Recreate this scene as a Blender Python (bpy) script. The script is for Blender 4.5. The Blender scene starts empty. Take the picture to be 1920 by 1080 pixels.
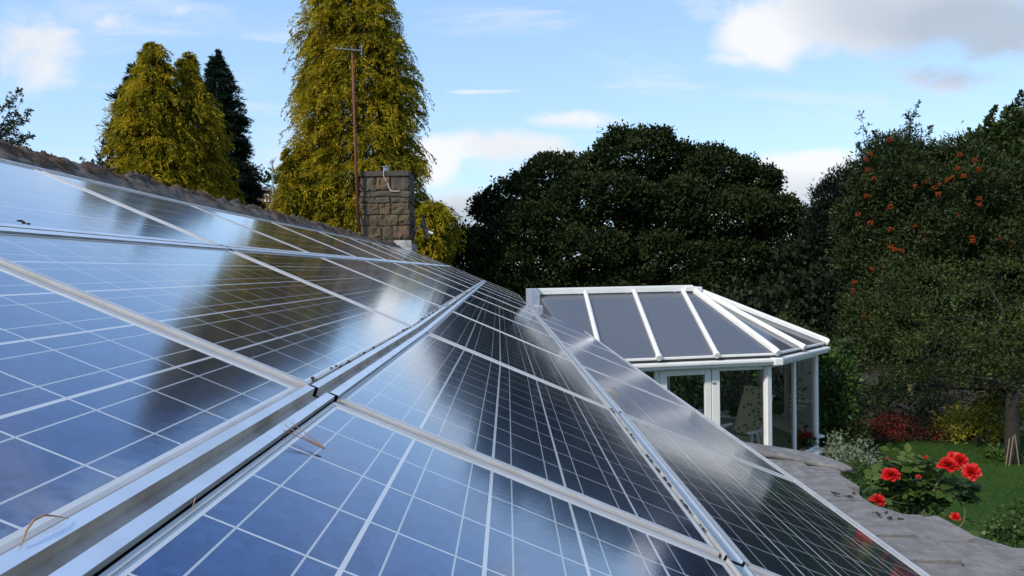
import bpy, math, random
import numpy as np
from mathutils import Vector, Matrix
R = math.radians
SC = bpy.context.scene
COL = SC.collection
rng = np.random.default_rng(7)
random.seed(7)

# ------------------------------------------------------------------ camera
H = 3.3                                   # camera height above the lawn
PITCH, YAW, ROLL = R(-1.3363), R(-0.9266), R(1.0)
F = 1440.0                                # focal length in photo pixels (1920 wide)
def rx(a): c, s = math.cos(a), math.sin(a); return np.array([[1,0,0],[0,c,-s],[0,s,c]])
def ry(a): c, s = math.cos(a), math.sin(a); return np.array([[c,0,s],[0,1,0],[-s,0,c]])
def rz(a): c, s = math.cos(a), math.sin(a); return np.array([[c,-s,0],[s,c,0],[0,0,1]])
CR = rz(YAW) @ rx(PITCH) @ ry(ROLL)       # columns: right, forward, up
CAM = np.array([0, 0, H])
cam = bpy.data.cameras.new('camera'); camo = bpy.data.objects.new('camera', cam); COL.objects.link(camo)
cam.sensor_width = 36; cam.lens = F / 1920 * 36; cam.clip_start = 0.02; cam.clip_end = 3000
M = Matrix.Identity(4)
for i in range(3):
    M[i][0] = CR[i, 0]; M[i][1] = CR[i, 2]; M[i][2] = -CR[i, 1]; M[i][3] = CAM[i]
camo.matrix_world = M
SC.camera = camo
def ray(x, y): return CR @ np.array([(x-960)/F, 1, -(y-540)/F])
def at(x, y, depth): r = ray(x, y); return CAM + r*depth/r[1]
def on_z(x, y, z): r = ray(x, y); return CAM + r*(z-H)/r[2]
def on_plane(x, y, p, n): r = ray(x, y); return CAM + r*((np.array(p)-CAM) @ n)/(r @ n)
PXM = 1/F

# ------------------------------------------------------------------ light
SUN_DIR = np.array([-0.55, -0.52, 0.65]); SUN_DIR /= np.linalg.norm(SUN_DIR)
SUN_STRENGTH, SUN_ANGLE, SKY_STRENGTH, EXPOSURE = 2.5, R(4.0), 0.15, 0.9
SC.view_settings.view_transform = 'Standard'; SC.view_settings.look = 'None'
SC.view_settings.exposure = EXPOSURE; SC.view_settings.gamma = 1
SC.cycles.use_denoising = True
SC.cycles.max_bounces = 8; SC.cycles.transparent_max_bounces = 24
sl = bpy.data.lights.new('sun', 'SUN'); sl.energy = SUN_STRENGTH; sl.angle = SUN_ANGLE; sl.color = (1, .93, .82)
so = bpy.data.objects.new('sun', sl); COL.objects.link(so)
so.rotation_euler = Vector(SUN_DIR).to_track_quat('Z', 'Y').to_euler()

class NT:
    """small helper for node trees"""
    def __init__(s, tree): s.t = tree; s.n = tree.nodes; s.l = tree.links
    def node(s, typ, **kw):
        n = s.n.new(typ)
        for k, v in kw.items(): setattr(n, k, v)
        return n
    def link(s, a, b): s.l.new(a, b)
    def put(s, sock, v):
        if hasattr(v, 'is_output'): s.l.new(v, sock)
        else: sock.default_value = v
    def m(s, op, a, b=0.0, c=0.0, clamp=False):
        n = s.n.new('ShaderNodeMath'); n.operation = op; n.use_clamp = clamp
        s.put(n.inputs[0], a); s.put(n.inputs[1], b); s.put(n.inputs[2], c)
        return n.outputs[0]
    def ss(s, x, lo, hi):
        n = s.n.new('ShaderNodeMapRange'); n.interpolation_type = 'SMOOTHSTEP'
        s.put(n.inputs[0], x); n.inputs[1].default_value = lo; n.inputs[2].default_value = hi
        return n.outputs[0]
    def mix(s, fac, a, b):
        n = s.n.new('ShaderNodeMix'); n.data_type = 'RGBA'
        s.put(n.inputs[0], fac)
        for k, v in ((6, a), (7, b)):
            if isinstance(v, tuple) and len(v) == 3: v = (*v, 1)
            s.put(n.inputs[k], v)
        return n.outputs[2]
    def noise(s, vec=None, scale=5.0, detail=3.0, rough=.55, dist=0.0):
        n = s.n.new('ShaderNodeTexNoise')
        n.inputs['Scale'].default_value = scale; n.inputs['Detail'].default_value = detail
        n.inputs['Roughness'].default_value = rough; n.inputs['Distortion'].default_value = dist
        if vec is not None: s.l.new(vec, n.inputs['Vector'])
        return n.outputs[0]

world = bpy.data.worlds.new('World'); SC.world = world; world.use_nodes = True
def build_sky():
    w = NT(world.node_tree); w.n.clear()
    out = w.node('ShaderNodeOutputWorld'); bg = w.node('ShaderNodeBackground')
    w.link(bg.outputs[0], out.inputs[0]); bg.inputs[1].default_value = SKY_STRENGTH
    sky = w.node('ShaderNodeTexSky'); sky.sky_type = 'NISHITA'; sky.sun_disc = False
    sky.sun_elevation = math.asin(SUN_DIR[2]); sky.sun_rotation = math.atan2(SUN_DIR[0], SUN_DIR[1])
    sky.air_density = 1.0; sky.dust_density = 0.6; sky.ozone_density = 1.5
    tc = w.node('ShaderNodeTexCoord'); sp = w.node('ShaderNodeSeparateXYZ'); w.link(tc.outputs['Generated'], sp.inputs[0])
    X, Y, Z = sp.outputs
    front = w.ss(Y, 0.05, 0.25)
    yy = w.m('MAXIMUM', Y, 0.08)
    gx = w.m('DIVIDE', X, yy); gz = w.m('DIVIDE', Z, yy)
    cb = w.node('ShaderNodeCombineXYZ'); w.put(cb.inputs[0], gx); w.put(cb.inputs[1], w.m('MULTIPLY', gz, 1.7)); cb.inputs[2].default_value = 3.7
    nz = w.noise(cb.outputs[0], 8.5, 9.0, .63, .35)
    nz2 = w.noise(cb.outputs[0], 3.1, 4.0, .5, .1)
    # cloud banks as directions in the sky: centre, half size (in 1/1440 of a radian-ish tangent), weight, greyness
    B = [(1690, 25, 350, 85, 1.3, .55), (1430, 55, 110, 80, 1.05, -.6), (1880, 60, 200, 90, 1.0, .95), (1780, 145, 150, 40, .85, .8),
         (1380, 112, 85, 26, .7, .0), (1490, 335, 160, 55, 1.2, .1), (1540, 300, 80, 26, 1.05, -.4), (1540, 385, 190, 45, .8, .7),
         (815, 300, 56, 50, 1.2, -.6), (930, 272, 170, 40, .92, .1), (1090, 225, 130, 24, .90, -.1), (880, 425, 200, 62, 1.3, .95), (1050, 290, 90, 26, .7, .1),
         (85, 95, 120, 95, .80, .2), (210, 45, 80, 45, .74, .1), (20, 60, 90, 70, .66, .3), (370, 15, 110, 26, .6, .1), (110, 235, 180, 70, .42, .1),
         (900, 172, 120, 6, .62, -.2), (510, 290, 110, 60, .5, .1), (1410, 185, 60, 16, .55, 0),
         (1250, -300, 260, 90, .7, .2), (500, -420, 300, 90, .7, .2), (1900, -420, 320, 140, .8, .4), (-300, -150, 260, 130, .7, .2), (2400, 100, 300, 120, 1.0, .6), (-700, 200, 400, 160, .8, .3)]
    cov = None; gre = None
    for (cx, cy, rx_, ry_, wt, g) in B:
        d = ray(cx, cy); a = d[0]/d[1]; b = d[2]/d[1]
        u = w.m('MULTIPLY', w.m('SUBTRACT', gx, float(a)), F/rx_); v = w.m('MULTIPLY', w.m('SUBTRACT', gz, float(b)), F/ry_)
        q = w.m('ADD', w.m('MULTIPLY', u, u), w.m('MULTIPLY', v, v))
        e = w.m('MULTIPLY', w.m('EXPONENT', w.m('MULTIPLY', q, -0.9)), wt)
        cov = e if cov is None else w.m('MAXIMUM', cov, e)
        ge = w.m('MULTIPLY', e, g)
        gre = ge if gre is None else w.m('ADD', gre, ge)
    dens = w.m('ADD', cov, w.m('MULTIPLY', w.m('SUBTRACT', nz, .5), 1.35))
    cw = w.node('ShaderNodeCombineXYZ'); w.put(cw.inputs[0], w.m('ADD', gx, w.m('MULTIPLY', gz, .9))); w.put(cw.inputs[1], w.m('MULTIPLY', gz, 5.0)); cw.inputs[2].default_value = 9.1
    wisp = w.m('MULTIPLY', w.ss(w.noise(cw.outputs[0], 3.4, 8.0, .62, .4), .50, .78), .55)
    alpha = w.m('MULTIPLY', w.m('MAXIMUM', w.ss(dens, .36, .90), wisp), front)
    # everywhere else (behind the photographer): a broken cover of the same clouds
    c2 = w.node('ShaderNodeCombineXYZ'); zz = w.m('ADD', w.m('MAXIMUM', Z, 0.0), .18)
    w.put(c2.inputs[0], w.m('DIVIDE', X, zz)); w.put(c2.inputs[1], w.m('DIVIDE', Y, zz))
    back = w.ss(w.noise(c2.outputs[0], 1.1, 6.0, .55), .47, .68)
    high = w.ss(gz, .55, .9)
    other = w.m('MAXIMUM', w.m('SUBTRACT', 1.0, front), high)
    alpha = w.m('MAXIMUM', alpha, w.m('MULTIPLY', w.m('MULTIPLY', back, other), .8))
    gf = w.m('ADD', w.m('MULTIPLY', gre, .85), w.m('MULTIPLY', w.m('SUBTRACT', nz2, .45), .9), clamp=True)
    k = 1/SKY_STRENGTH/2**EXPOSURE
    ccol = w.mix(gf, (.98*k, .98*k, 1.0*k), (.50*k, .57*k, .67*k))
    # sky colour itself, nudged towards the clear cool blue of the photograph
    tint = w.node('ShaderNodeMix', data_type='RGBA', blend_type='MULTIPLY'); tint.inputs[0].default_value = 1
    w.link(sky.outputs[0], tint.inputs[6]); tint.inputs[7].default_value = (1.0, 1.0, 1.0, 1)
    alt = w.ss(Z, .0, .75)
    clear = w.mix(alt, (.48*k, .735*k, 1.02*k), (.19*k, .41*k, .86*k))
    w.link(w.mix(w.m('MULTIPLY', alpha, .93), w.mix(.72, tint.outputs[2], clear), ccol), bg.inputs[0])
build_sky()

# ------------------------------------------------------------------ helpers
def tag(o, label=None, cat=None, group=None, kind=None):
    if label: o['label'] = label
    if cat: o['category'] = cat
    if group: o['group'] = group
    if kind: o['kind'] = kind
    return o
def empty(name, loc, label=None, cat=None, group=None):
    o = bpy.data.objects.new(name, None); COL.objects.link(o); o.location = loc; o.empty_display_size = .1
    return tag(o, label, cat, group)
def link(name, me, mat, parent=None, off=None):
    """link a mesh as one object; vertices are world coordinates and are made relative to the parent's base"""
    o = bpy.data.objects.new(name, me); COL.objects.link(o)
    if mat is not None:
        for mm in (mat if isinstance(mat, (list, tuple)) else [mat]): me.materials.append(mm)
    if parent is not None:
        o.parent = parent
        base = Vector(parent.location); p = parent.parent
        while p is not None: base += Vector(p.location); p = p.parent
        me.transform(Matrix.Translation(-base))
    elif off is not None:
        me.transform(Matrix.Translation(-Vector(off))); o.location = off
    return o
class MB:
    """collects shapes in world coordinates"""
    def __init__(s): s.v = []; s.f = []; s.mi = []; s.uv = None
    def add(s, vs, fs, mi=0):
        b = len(s.v); s.v.extend([tuple(map(float, p)) for p in vs]); s.f.extend([tuple(b+i for i in f) for f in fs]); s.mi.extend([mi]*len(fs))
    def hexa(s, a, mi=0):   # 8 points: bottom 4 ccw, top 4 ccw
        s.add(a, [(3,2,1,0),(4,5,6,7),(0,1,5,4),(1,2,6,5),(2,3,7,6),(3,0,4,7)], mi)
    def box(s, c, size, ax=None, mi=0):
        c = np.array(c, float); hx = np.array(size, float)/2
        A = np.eye(3) if ax is None else np.array(ax, float)
        pts = [c + A.T @ (hx*np.array(k)) for k in ((-1,-1,-1),(1,-1,-1),(1,1,-1),(-1,1,-1),(-1,-1,1),(1,-1,1),(1,1,1),(-1,1,1))]
        s.hexa(pts, mi)
    def beam(s, p, q, w, h, up=(0,0,1), mi=0):
        """box beam from p to q, w across, h along up; p,q on its centre line"""
        p = np.array(p, float); q = np.array(q, float); d = q-p; L = np.linalg.norm(d); d /= L
        up = np.array(up, float); sd = np.cross(d, up); sd /= np.linalg.norm(sd); u = np.cross(sd, d)
        s.box((p+q)/2, (L, w, h), [d, -sd, u], mi)
    def tube(s, pts, rad, n=8, mi=0, cap=True):
        pts = [np.array(p, float) for p in pts]; m = len(pts)
        rad = [rad]*m if np.isscalar(rad) else rad
        ref = np.array([.13, .27, .95])
        vs = []; prev = None
        for i in range(m):
            d = pts[min(i+1, m-1)]-pts[max(i-1, 0)]; d = d/(np.linalg.norm(d)+1e-9)
            a = np.cross(d, ref if prev is None else prev); 
            if np.linalg.norm(a) < 1e-3: a = np.cross(d, [1, 0, 0])
            a /= np.linalg.norm(a); b = np.cross(d, a); prev = np.cross(a, d)
            for k in range(n):
                t = 2*math.pi*k/n; vs.append(pts[i]+rad[i]*(math.cos(t)*a+math.sin(t)*b))
        fs = [(i*n+k, i*n+(k+1) % n, (i+1)*n+(k+1) % n, (i+1)*n+k) for i in range(m-1) for k in range(n)]
        if cap: fs += [tuple(range(n-1, -1, -1)), tuple((m-1)*n+k for k in range(n))]
        s.add(vs, fs, mi)
    def lathe(s, base, prof, n=20, axis=(0,0,1), mi=0):
        ax = np.array(axis, float); ax /= np.linalg.norm(ax); a = np.cross(ax, [.3, .9, .2]); a /= np.linalg.norm(a); b = np.cross(ax, a)
        vs = []; m = len(prof)
        for (r, z) in prof:
            for k in range(n):
                t = 2*math.pi*k/n; vs.append(np.array(base)+ax*z+r*(math.cos(t)*a+math.sin(t)*b))
        s.add(vs, [(i*n+k, i*n+(k+1) % n, (i+1)*n+(k+1) % n, (i+1)*n+k) for i in range(m-1) for k in range(n)], mi)
    def ball(s, c, r, n=8, m=6, sq=(1,1,1), jit=0, mi=0):
        vs = []; 
        for i in range(m+1):
            ph = math.pi*i/m
            for k in range(n):
                t = 2*math.pi*k/n; rr = r*(1+random.uniform(-jit, jit))
                vs.append((c[0]+rr*sq[0]*math.sin(ph)*math.cos(t), c[1]+rr*sq[1]*math.sin(ph)*math.sin(t), c[2]+rr*sq[2]*math.cos(ph)))
        s.add(vs, [(i*n+k, (i+1)*n+k, (i+1)*n+(k+1) % n, i*n+(k+1) % n) for i in range(m) for k in range(n)], mi)
    def mesh(s, name, smooth=False):
        me = bpy.data.meshes.new(name); me.from_pydata(s.v, [], s.f); me.polygons.foreach_set('material_index', s.mi)
        if smooth: me.polygons.foreach_set('use_smooth', [True]*len(s.f))
        me.update(); return me
    def build(s, name, mat, parent=None, smooth=False, off=None, bevel=0):
        o = link(name, s.mesh(name, smooth), mat, parent, off)
        if bevel:
            b = o.modifiers.new('bevel', 'BEVEL'); b.width = bevel; b.segments = 2; b.limit_method = 'ANGLE'
        return o
def np_mesh(name, V, Fq):
    me = bpy.data.meshes.new(name); n = Fq.shape[1]
    me.vertices.add(len(V)); me.vertices.foreach_set('co', V.astype(np.float32).ravel())
    me.loops.add(Fq.size); me.loops.foreach_set('vertex_index', Fq.astype(np.int32).ravel())
    me.polygons.add(len(Fq)); me.polygons.foreach_set('loop_start', np.arange(0, Fq.size, n, dtype=np.int32))
    me.polygons.foreach_set('loop_total', np.full(len(Fq), n, np.int32))
    me.update(calc_edges=True); me.validate(); return me

# ------------------------------------------------------------------ materials
def mat(name, col, rough=.6, metal=0.0, noise=None, bump=None, spec=.5, mottle=None):
    """noise = (scale, other colour, amount); mottle = a second, coarser one; bump = (scale, strength)"""
    m = bpy.data.materials.new(name); m.use_nodes = True; t = NT(m.node_tree); p = t.n['Principled BSDF']
    p.inputs['Roughness'].default_value = rough; p.inputs['Metallic'].default_value = metal; p.inputs['Specular IOR Level'].default_value = spec
    c = (*col, 1)
    tc = t.node('ShaderNodeTexCoord').outputs['Object']
    for q in (noise, mottle):
        if q:
            f = t.m('MULTIPLY', t.ss(t.noise(tc, q[0], 5.0, .6), .38, .66), q[2]); c = t.mix(f, c, (*q[1], 1))
    t.put(p.inputs['Base Color'], c)
    if bump:
        b = t.node('ShaderNodeBump'); b.inputs['Strength'].default_value = bump[1]; b.inputs['Distance'].default_value = .02
        t.link(t.noise(tc, bump[0], 6.0, .65), b.inputs['Height']); t.link(b.outputs[0], p.inputs['Normal'])
    return m
def leaf_mat(name, cols, trans=.35, rough=.6, spec=.18):
    """leaf colours differ from leaf to leaf and from branch to branch"""
    m = bpy.data.materials.new(name); m.use_nodes = True; t = NT(m.node_tree); p = t.n['Principled BSDF']; out = t.n['Material Output']
    g = t.node('ShaderNodeNewGeometry'); tc = t.node('ShaderNodeTexCoord').outputs['Object']
    n = t.noise(tc, 2.0, 3.0, .6)
    f = t.m('ADD', t.m('MULTIPLY', g.outputs['Random Per Island'], .42), t.m('MULTIPLY', t.ss(n, .3, .7), .6), clamp=True)
    cr = t.node('ShaderNodeValToRGB'); t.link(f, cr.inputs[0]); e = cr.color_ramp.elements
    k = len(cols)
    for i, c in enumerate(cols):
        q = e[i] if i < 2 and k >= 2 else e.new(i/(k-1))
        q.position = i/(k-1); q.color = (*c, 1)
    t.link(cr.outputs[0], p.inputs['Base Color']); p.inputs['Roughness'].default_value = rough; p.inputs['Specular IOR Level'].default_value = spec
    tr = t.node('ShaderNodeBsdfTranslucent'); t.link(cr.outputs[0], tr.inputs[0])
    ms = t.node('ShaderNodeMixShader'); ms.inputs[0].default_value = trans
    t.link(p.outputs[0], ms.inputs[1]); t.link(tr.outputs[0], ms.inputs[2]); t.link(ms.outputs[0], out.inputs[0])
    return m
def glass_mat(name, tint=(.93, .97, .95), refl=1.0):
    m = bpy.data.materials.new(name); m.use_nodes = True; t = NT(m.node_tree); t.n.clear()
    out = t.node('ShaderNodeOutputMaterial'); tr = t.node('ShaderNodeBsdfTransparent'); gl = t.node('ShaderNodeBsdfGlossy')
    tr.inputs[0].default_value = (*tint, 1); gl.inputs['Roughness'].default_value = .02
    fr = t.node('ShaderNodeFresnel'); fr.inputs[0].default_value = 1.5
    ms = t.node('ShaderNodeMixShader'); t.put(ms.inputs[0], t.m('MULTIPLY', fr.outputs[0], 1.0*refl, clamp=True))
    t.link(tr.outputs[0], ms.inputs[1]); t.link(gl.outputs[0], ms.inputs[2]); t.link(ms.outputs[0], out.inputs[0])
    return m

ALU = mat('anodised_aluminium', (.47, .47, .475), .42, .35, noise=(9, (.37, .355, .33), .6), spec=.5)
RAIL = mat('rail_aluminium', (.80, .83, .88), .36, .75, noise=(14, (.66, .68, .71), .5))
RAILB = mat('dull_rail_aluminium', (.36, .42, .47), .4, .8, noise=(14, (.28, .32, .35), .6))
GROOVE = mat('weathered_channel', (.40, .385, .36), .6, .1, noise=(9, (.24, .21, .17), .8))
WHITE = mat('white_upvc', (.66, .66, .64), .32, noise=(6, (.58, .58, .54), .5))
CREAM = mat('white_door_paint', (.64, .64, .61), .4, noise=(5, (.68, .67, .62), .5))
DARKRUB = mat('black_rubber', (.015, .015, .016), .6)
LEAD = mat('grey_lead', (.26, .30, .36), .55, .2, noise=(10, (.36, .40, .45), .7), bump=(20, .2))
SLATE = mat('stone_slate', (.118, .114, .110), .88, noise=(16, (.215, .208, .20), .85), mottle=(3.2, (.165, .138, .132), .5), bump=(70, .55))
RIDGE = mat('ridge_stone', (.070, .059, .050), .9, noise=(14, (.13, .115, .10), .6), bump=(26, .9))
MOSS = mat('dry_brown_moss', (.055, .032, .018), .95, noise=(17, (.12, .105, .09), .8), mottle=(5, (.11, .05, .02), .7), bump=(60, 1.0))
STONE = [mat('chimney_stone_'+n, a, .9, noise=(7, b, .8), mottle=(2.5, c, .7), bump=(22, .8)) for n, a, b, c in
         (('brown', (.085, .056, .034), (.048, .035, .022), (.08, .068, .032)), ('grey', (.082, .062, .042), (.05, .041, .03), (.07, .064, .036)), ('buff', (.115, .070, .034), (.065, .045, .024), (.10, .064, .03)), ('dark', (.07, .052, .038), (.095, .08, .06), (.055, .038, .028)))]
MORTAR = mat('old_mortar', (.07, .06, .048), .95, noise=(15, (.17, .15, .12), .6), bump=(40, .5))
CEMENT = mat('pale_cement', (.42, .36, .28), .9, noise=(12, (.30, .25, .19), .7), bump=(30, .5))
BARK = mat('bark', (.013, .010, .008), .95, noise=(12, (.030, .023, .017), .6), bump=(25, 1.0))
BARKG = mat('grey_bark', (.10, .085, .07), .95, noise=(12, (.055, .045, .036), .6), bump=(25, 1.0))
RUST = mat('rusty_steel', (.15, .048, .025), .85, .1, noise=(16, (.09, .035, .022), .7))
GREYMETAL = mat('grey_metal', (.34, .36, .38), .45, .6, noise=(12, (.26, .27, .28), .5))

def pv_material():
    m = bpy.data.materials.new('polycrystalline_cells'); m.use_nodes = True; t = NT(m.node_tree); p = t.n['Principled BSDF']
    uv = t.node('ShaderNodeUVMap').outputs[0]; sp = t.node('ShaderNodeSeparateXYZ'); t.link(uv, sp.inputs[0]); U, V = sp.outputs[0], sp.outputs[1]
    fu = t.m('FRACT', U); fv = t.m('FRACT', V)
    def near(x, c, w): return t.m('LESS_THAN', t.m('ABSOLUTE', t.m('SUBTRACT', x, c)), w)
    edge_u = t.m('GREATER_THAN', t.m('ABSOLUTE', t.m('SUBTRACT', fu, .5)), .5-.0125)
    edge_v = t.m('GREATER_THAN', t.m('ABSOLUTE', t.m('SUBTRACT', fv, .5)), .5-.019)
    bus = t.m('MAXIMUM', near(fv, .25, .0085), near(fv, .75, .0085))
    out = t.m('MAXIMUM', t.m('GREATER_THAN', t.m('ABSOLUTE', t.m('SUBTRACT', U, 5.0)), 5.0), t.m('GREATER_THAN', t.m('ABSOLUTE', t.m('SUBTRACT', V, 2.5)), 2.5))
    line = t.m('MAXIMUM', t.m('MAXIMUM', edge_u, edge_v), t.m('MAXIMUM', bus, out))
    # corner notches of the cells
    vo = t.node('ShaderNodeTexVoronoi'); t.link(uv, vo.inputs['Vector']); vo.inputs['Scale'].default_value = 9
    cs = t.node('ShaderNodeSeparateColor'); t.link(vo.outputs['Color'], cs.inputs[0])
    fl = t.node('ShaderNodeVectorMath'); fl.operation = 'FLOOR'; t.link(uv, fl.inputs[0])
    wn = t.node('ShaderNodeTexWhiteNoise'); t.link(fl.outputs[0], wn.inputs[0])
    f = t.m('ADD', t.m('MULTIPLY', cs.outputs[0], .75), t.m('MULTIPLY', wn.outputs[0], .35), clamp=True)
    cell = t.mix(f, (.010, .038, .140), (.034, .090, .250))
    fin = t.m('MULTIPLY', t.m('LESS_THAN', t.m('FRACT', t.m('MULTIPLY', U, 38.0)), .16), .10)
    cell = t.mix(fin, cell, (.45, .47, .5))
    lc = t.mix(bus, (.46, .48, .50), (.34, .37, .41))
    col = t.mix(line, cell, lc)
    tc = t.node('ShaderNodeTexCoord').outputs['Object']
    dust = t.m('MULTIPLY', t.ss(t.noise(tc, 2.3, 6.0, .62), .42, .75), .014)
    low = t.m('MULTIPLY', t.ss(V, 4.55, 5.02), t.m('MULTIPLY', t.ss(t.noise(tc, 11, 5.0, .65), .40, .62), .34))
    dust = t.m('MAXIMUM', dust, low)
    spot = t.m('MULTIPLY', t.ss(t.noise(tc, 46, 2.0, .5), .69, .76), .10)
    col = t.mix(t.m('MAXIMUM', dust, spot), col, (.42, .41, .38))
    t.put(p.inputs['Base Color'], col)
    rl = t.m('ADD', .070, t.m('MULTIPLY', t.noise(tc, 3.0, 5.0, .6), .05))
    t.put(p.inputs['Roughness'], t.m('ADD', .16, t.m('MULTIPLY', line, .35)))
    t.put(p.inputs['Metallic'], t.m('MULTIPLY', t.m('SUBTRACT', 1.0, t.m('MAXIMUM', line, dust)), .84))
    p.inputs['Coat Weight'].default_value = 1.0; p.inputs['Coat IOR'].default_value = 1.5; t.put(p.inputs['Coat Roughness'], rl)
    b = t.node('ShaderNodeBump'); b.inputs['Strength'].default_value = .05; b.inputs['Distance'].default_value = .002
    t.link(t.noise(tc, 90, 2.0, .5), b.inputs['Height']); t.link(b.outputs[0], p.inputs['Coat Normal'])
    return m
PV = pv_material()

# ------------------------------------------------------------------ the roof plane
TH = R(23.5037); P0 = np.array([0, 0, H-0.3674])
EU = np.array([0, 1.0, 0]); EV = np.array([math.cos(TH), 0, -math.sin(TH)]); EN = np.array([math.sin(TH), 0, math.cos(TH)])
def rp(u, v, n=0.0): return P0 + EU*u + EV*v + EN*n
def on_roof(x, y, n=0.0):
    X = on_plane(x, y, rp(0, 0, n), EN); return X[1], float((X-P0) @ EV)
# rows (edges between panel rows, measured down the slope) and seams (measured along the house)
ROWV = [-2.035, -1.203, -0.355, 0.496, 1.335]
SEAM_N = {-1: -.19, 0: 1.425, 1: 3.06, 2: 4.635, 3: 6.205, 4: 7.80, 5: 9.40, 6: 11.05, 7: 12.55, 8: 14.2, 9: 15.9, 10: 17.55}
SEAM_D = {1: [.09, .04, -.02, -.05, .09], 2: [-.10, .005, .022, -.053, .02], 3: [-.10, -.054, -.015, .031, .037], 4: [0, -.02, -.036, .01, .15], 5: [.06, .05, -.01, -.07, .05], 6: [.12, 0, 0, 0, .05]}
ROW_BEND = [[(0, -2.085), (2.98, -2.068), (3.15, -2.056), (4.5, -1.985), (6.1, -1.985), (7.8, -2.012), (9.5, -2.032), (17.6, -2.03)], [(0, -1.203), (17.6, -1.203)],
            [(-.6, -.388), (.56, -.377), (1.42, -.366), (3.04, -.349), (6, -.353), (17.6, -.355)], [(-.6, .455), (1.43, .478), (3.01, .497), (17.6, .497)],
            [(-.6, 1.27), (2.15, 1.314), (3.15, 1.350), (4.65, 1.325), (6.2, 1.317), (11.1, 1.328)]]
def rowv(i, u):      # the roof is old: the rows are not perfectly straight
    p = ROW_BEND[i]; return float(np.interp(u, [q[0] for q in p], [q[1] for q in p]))
def seam(j, i): return SEAM_N[j] + SEAM_D.get(j, [0]*5)[i]

# ground ------------------------------------------------------------
def make_ground():
    m = bpy.data.materials.new('lawn_grass'); m.use_nodes = True; t = NT(m.node_tree); p = t.n['Principled BSDF']
    tc = t.node('ShaderNodeTexCoord').outputs['Object']
    c = t.mix(t.ss(t.noise(tc, .8, 5.0, .6), .35, .68), (.020, .055, .007), (.034, .075, .011))
    c = t.mix(t.m('MULTIPLY', t.ss(t.noise(tc, 30, 4.0, .7), .4, .7), .6), c, (.020, .050, .008))
    t.put(p.inputs['Base Color'], c); p.inputs['Roughness'].default_value = .9; p.inputs['Specular IOR Level'].default_value = .15
    b = t.node('ShaderNodeBump'); b.inputs['Strength'].default_value = .8; b.inputs['Distance'].default_value = .03
    t.link(t.noise(tc, 60, 4.0, .7), b.inputs['Height']); t.link(b.outputs[0], p.inputs['Normal'])
    mb = MB(); S = 1500
    mb.add([(-S, -S, 0), (S, -S, 0), (S, S, 0), (-S, S, 0)], [(0, 1, 2, 3)])
    tag(mb.build('lawn', m), kind='structure')
    soil = mat('garden_soil', (.012, .009, .006), .97, noise=(8, (.02, .016, .011), .7), bump=(14, 1.0))
    mb = MB()
    pts = [on_z(x, y, .0) for x, y in ((1560, 838), (1640, 830), (1750, 826), (1850, 822), (1960, 818))]
    edge = [np.array([p[0], p[1], .03]) for p in pts]
    far = [np.array([p[0]*1.9+2, 30.0, .03]) for p in pts]
    vs = [*edge, *far]; n = len(edge)
    mb.add(vs, [(i, i+1, n+i+1, n+i) for i in range(n-1)])
    tag(mb.build('flower_border_soil', soil), kind='structure')
make_ground()

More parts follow.
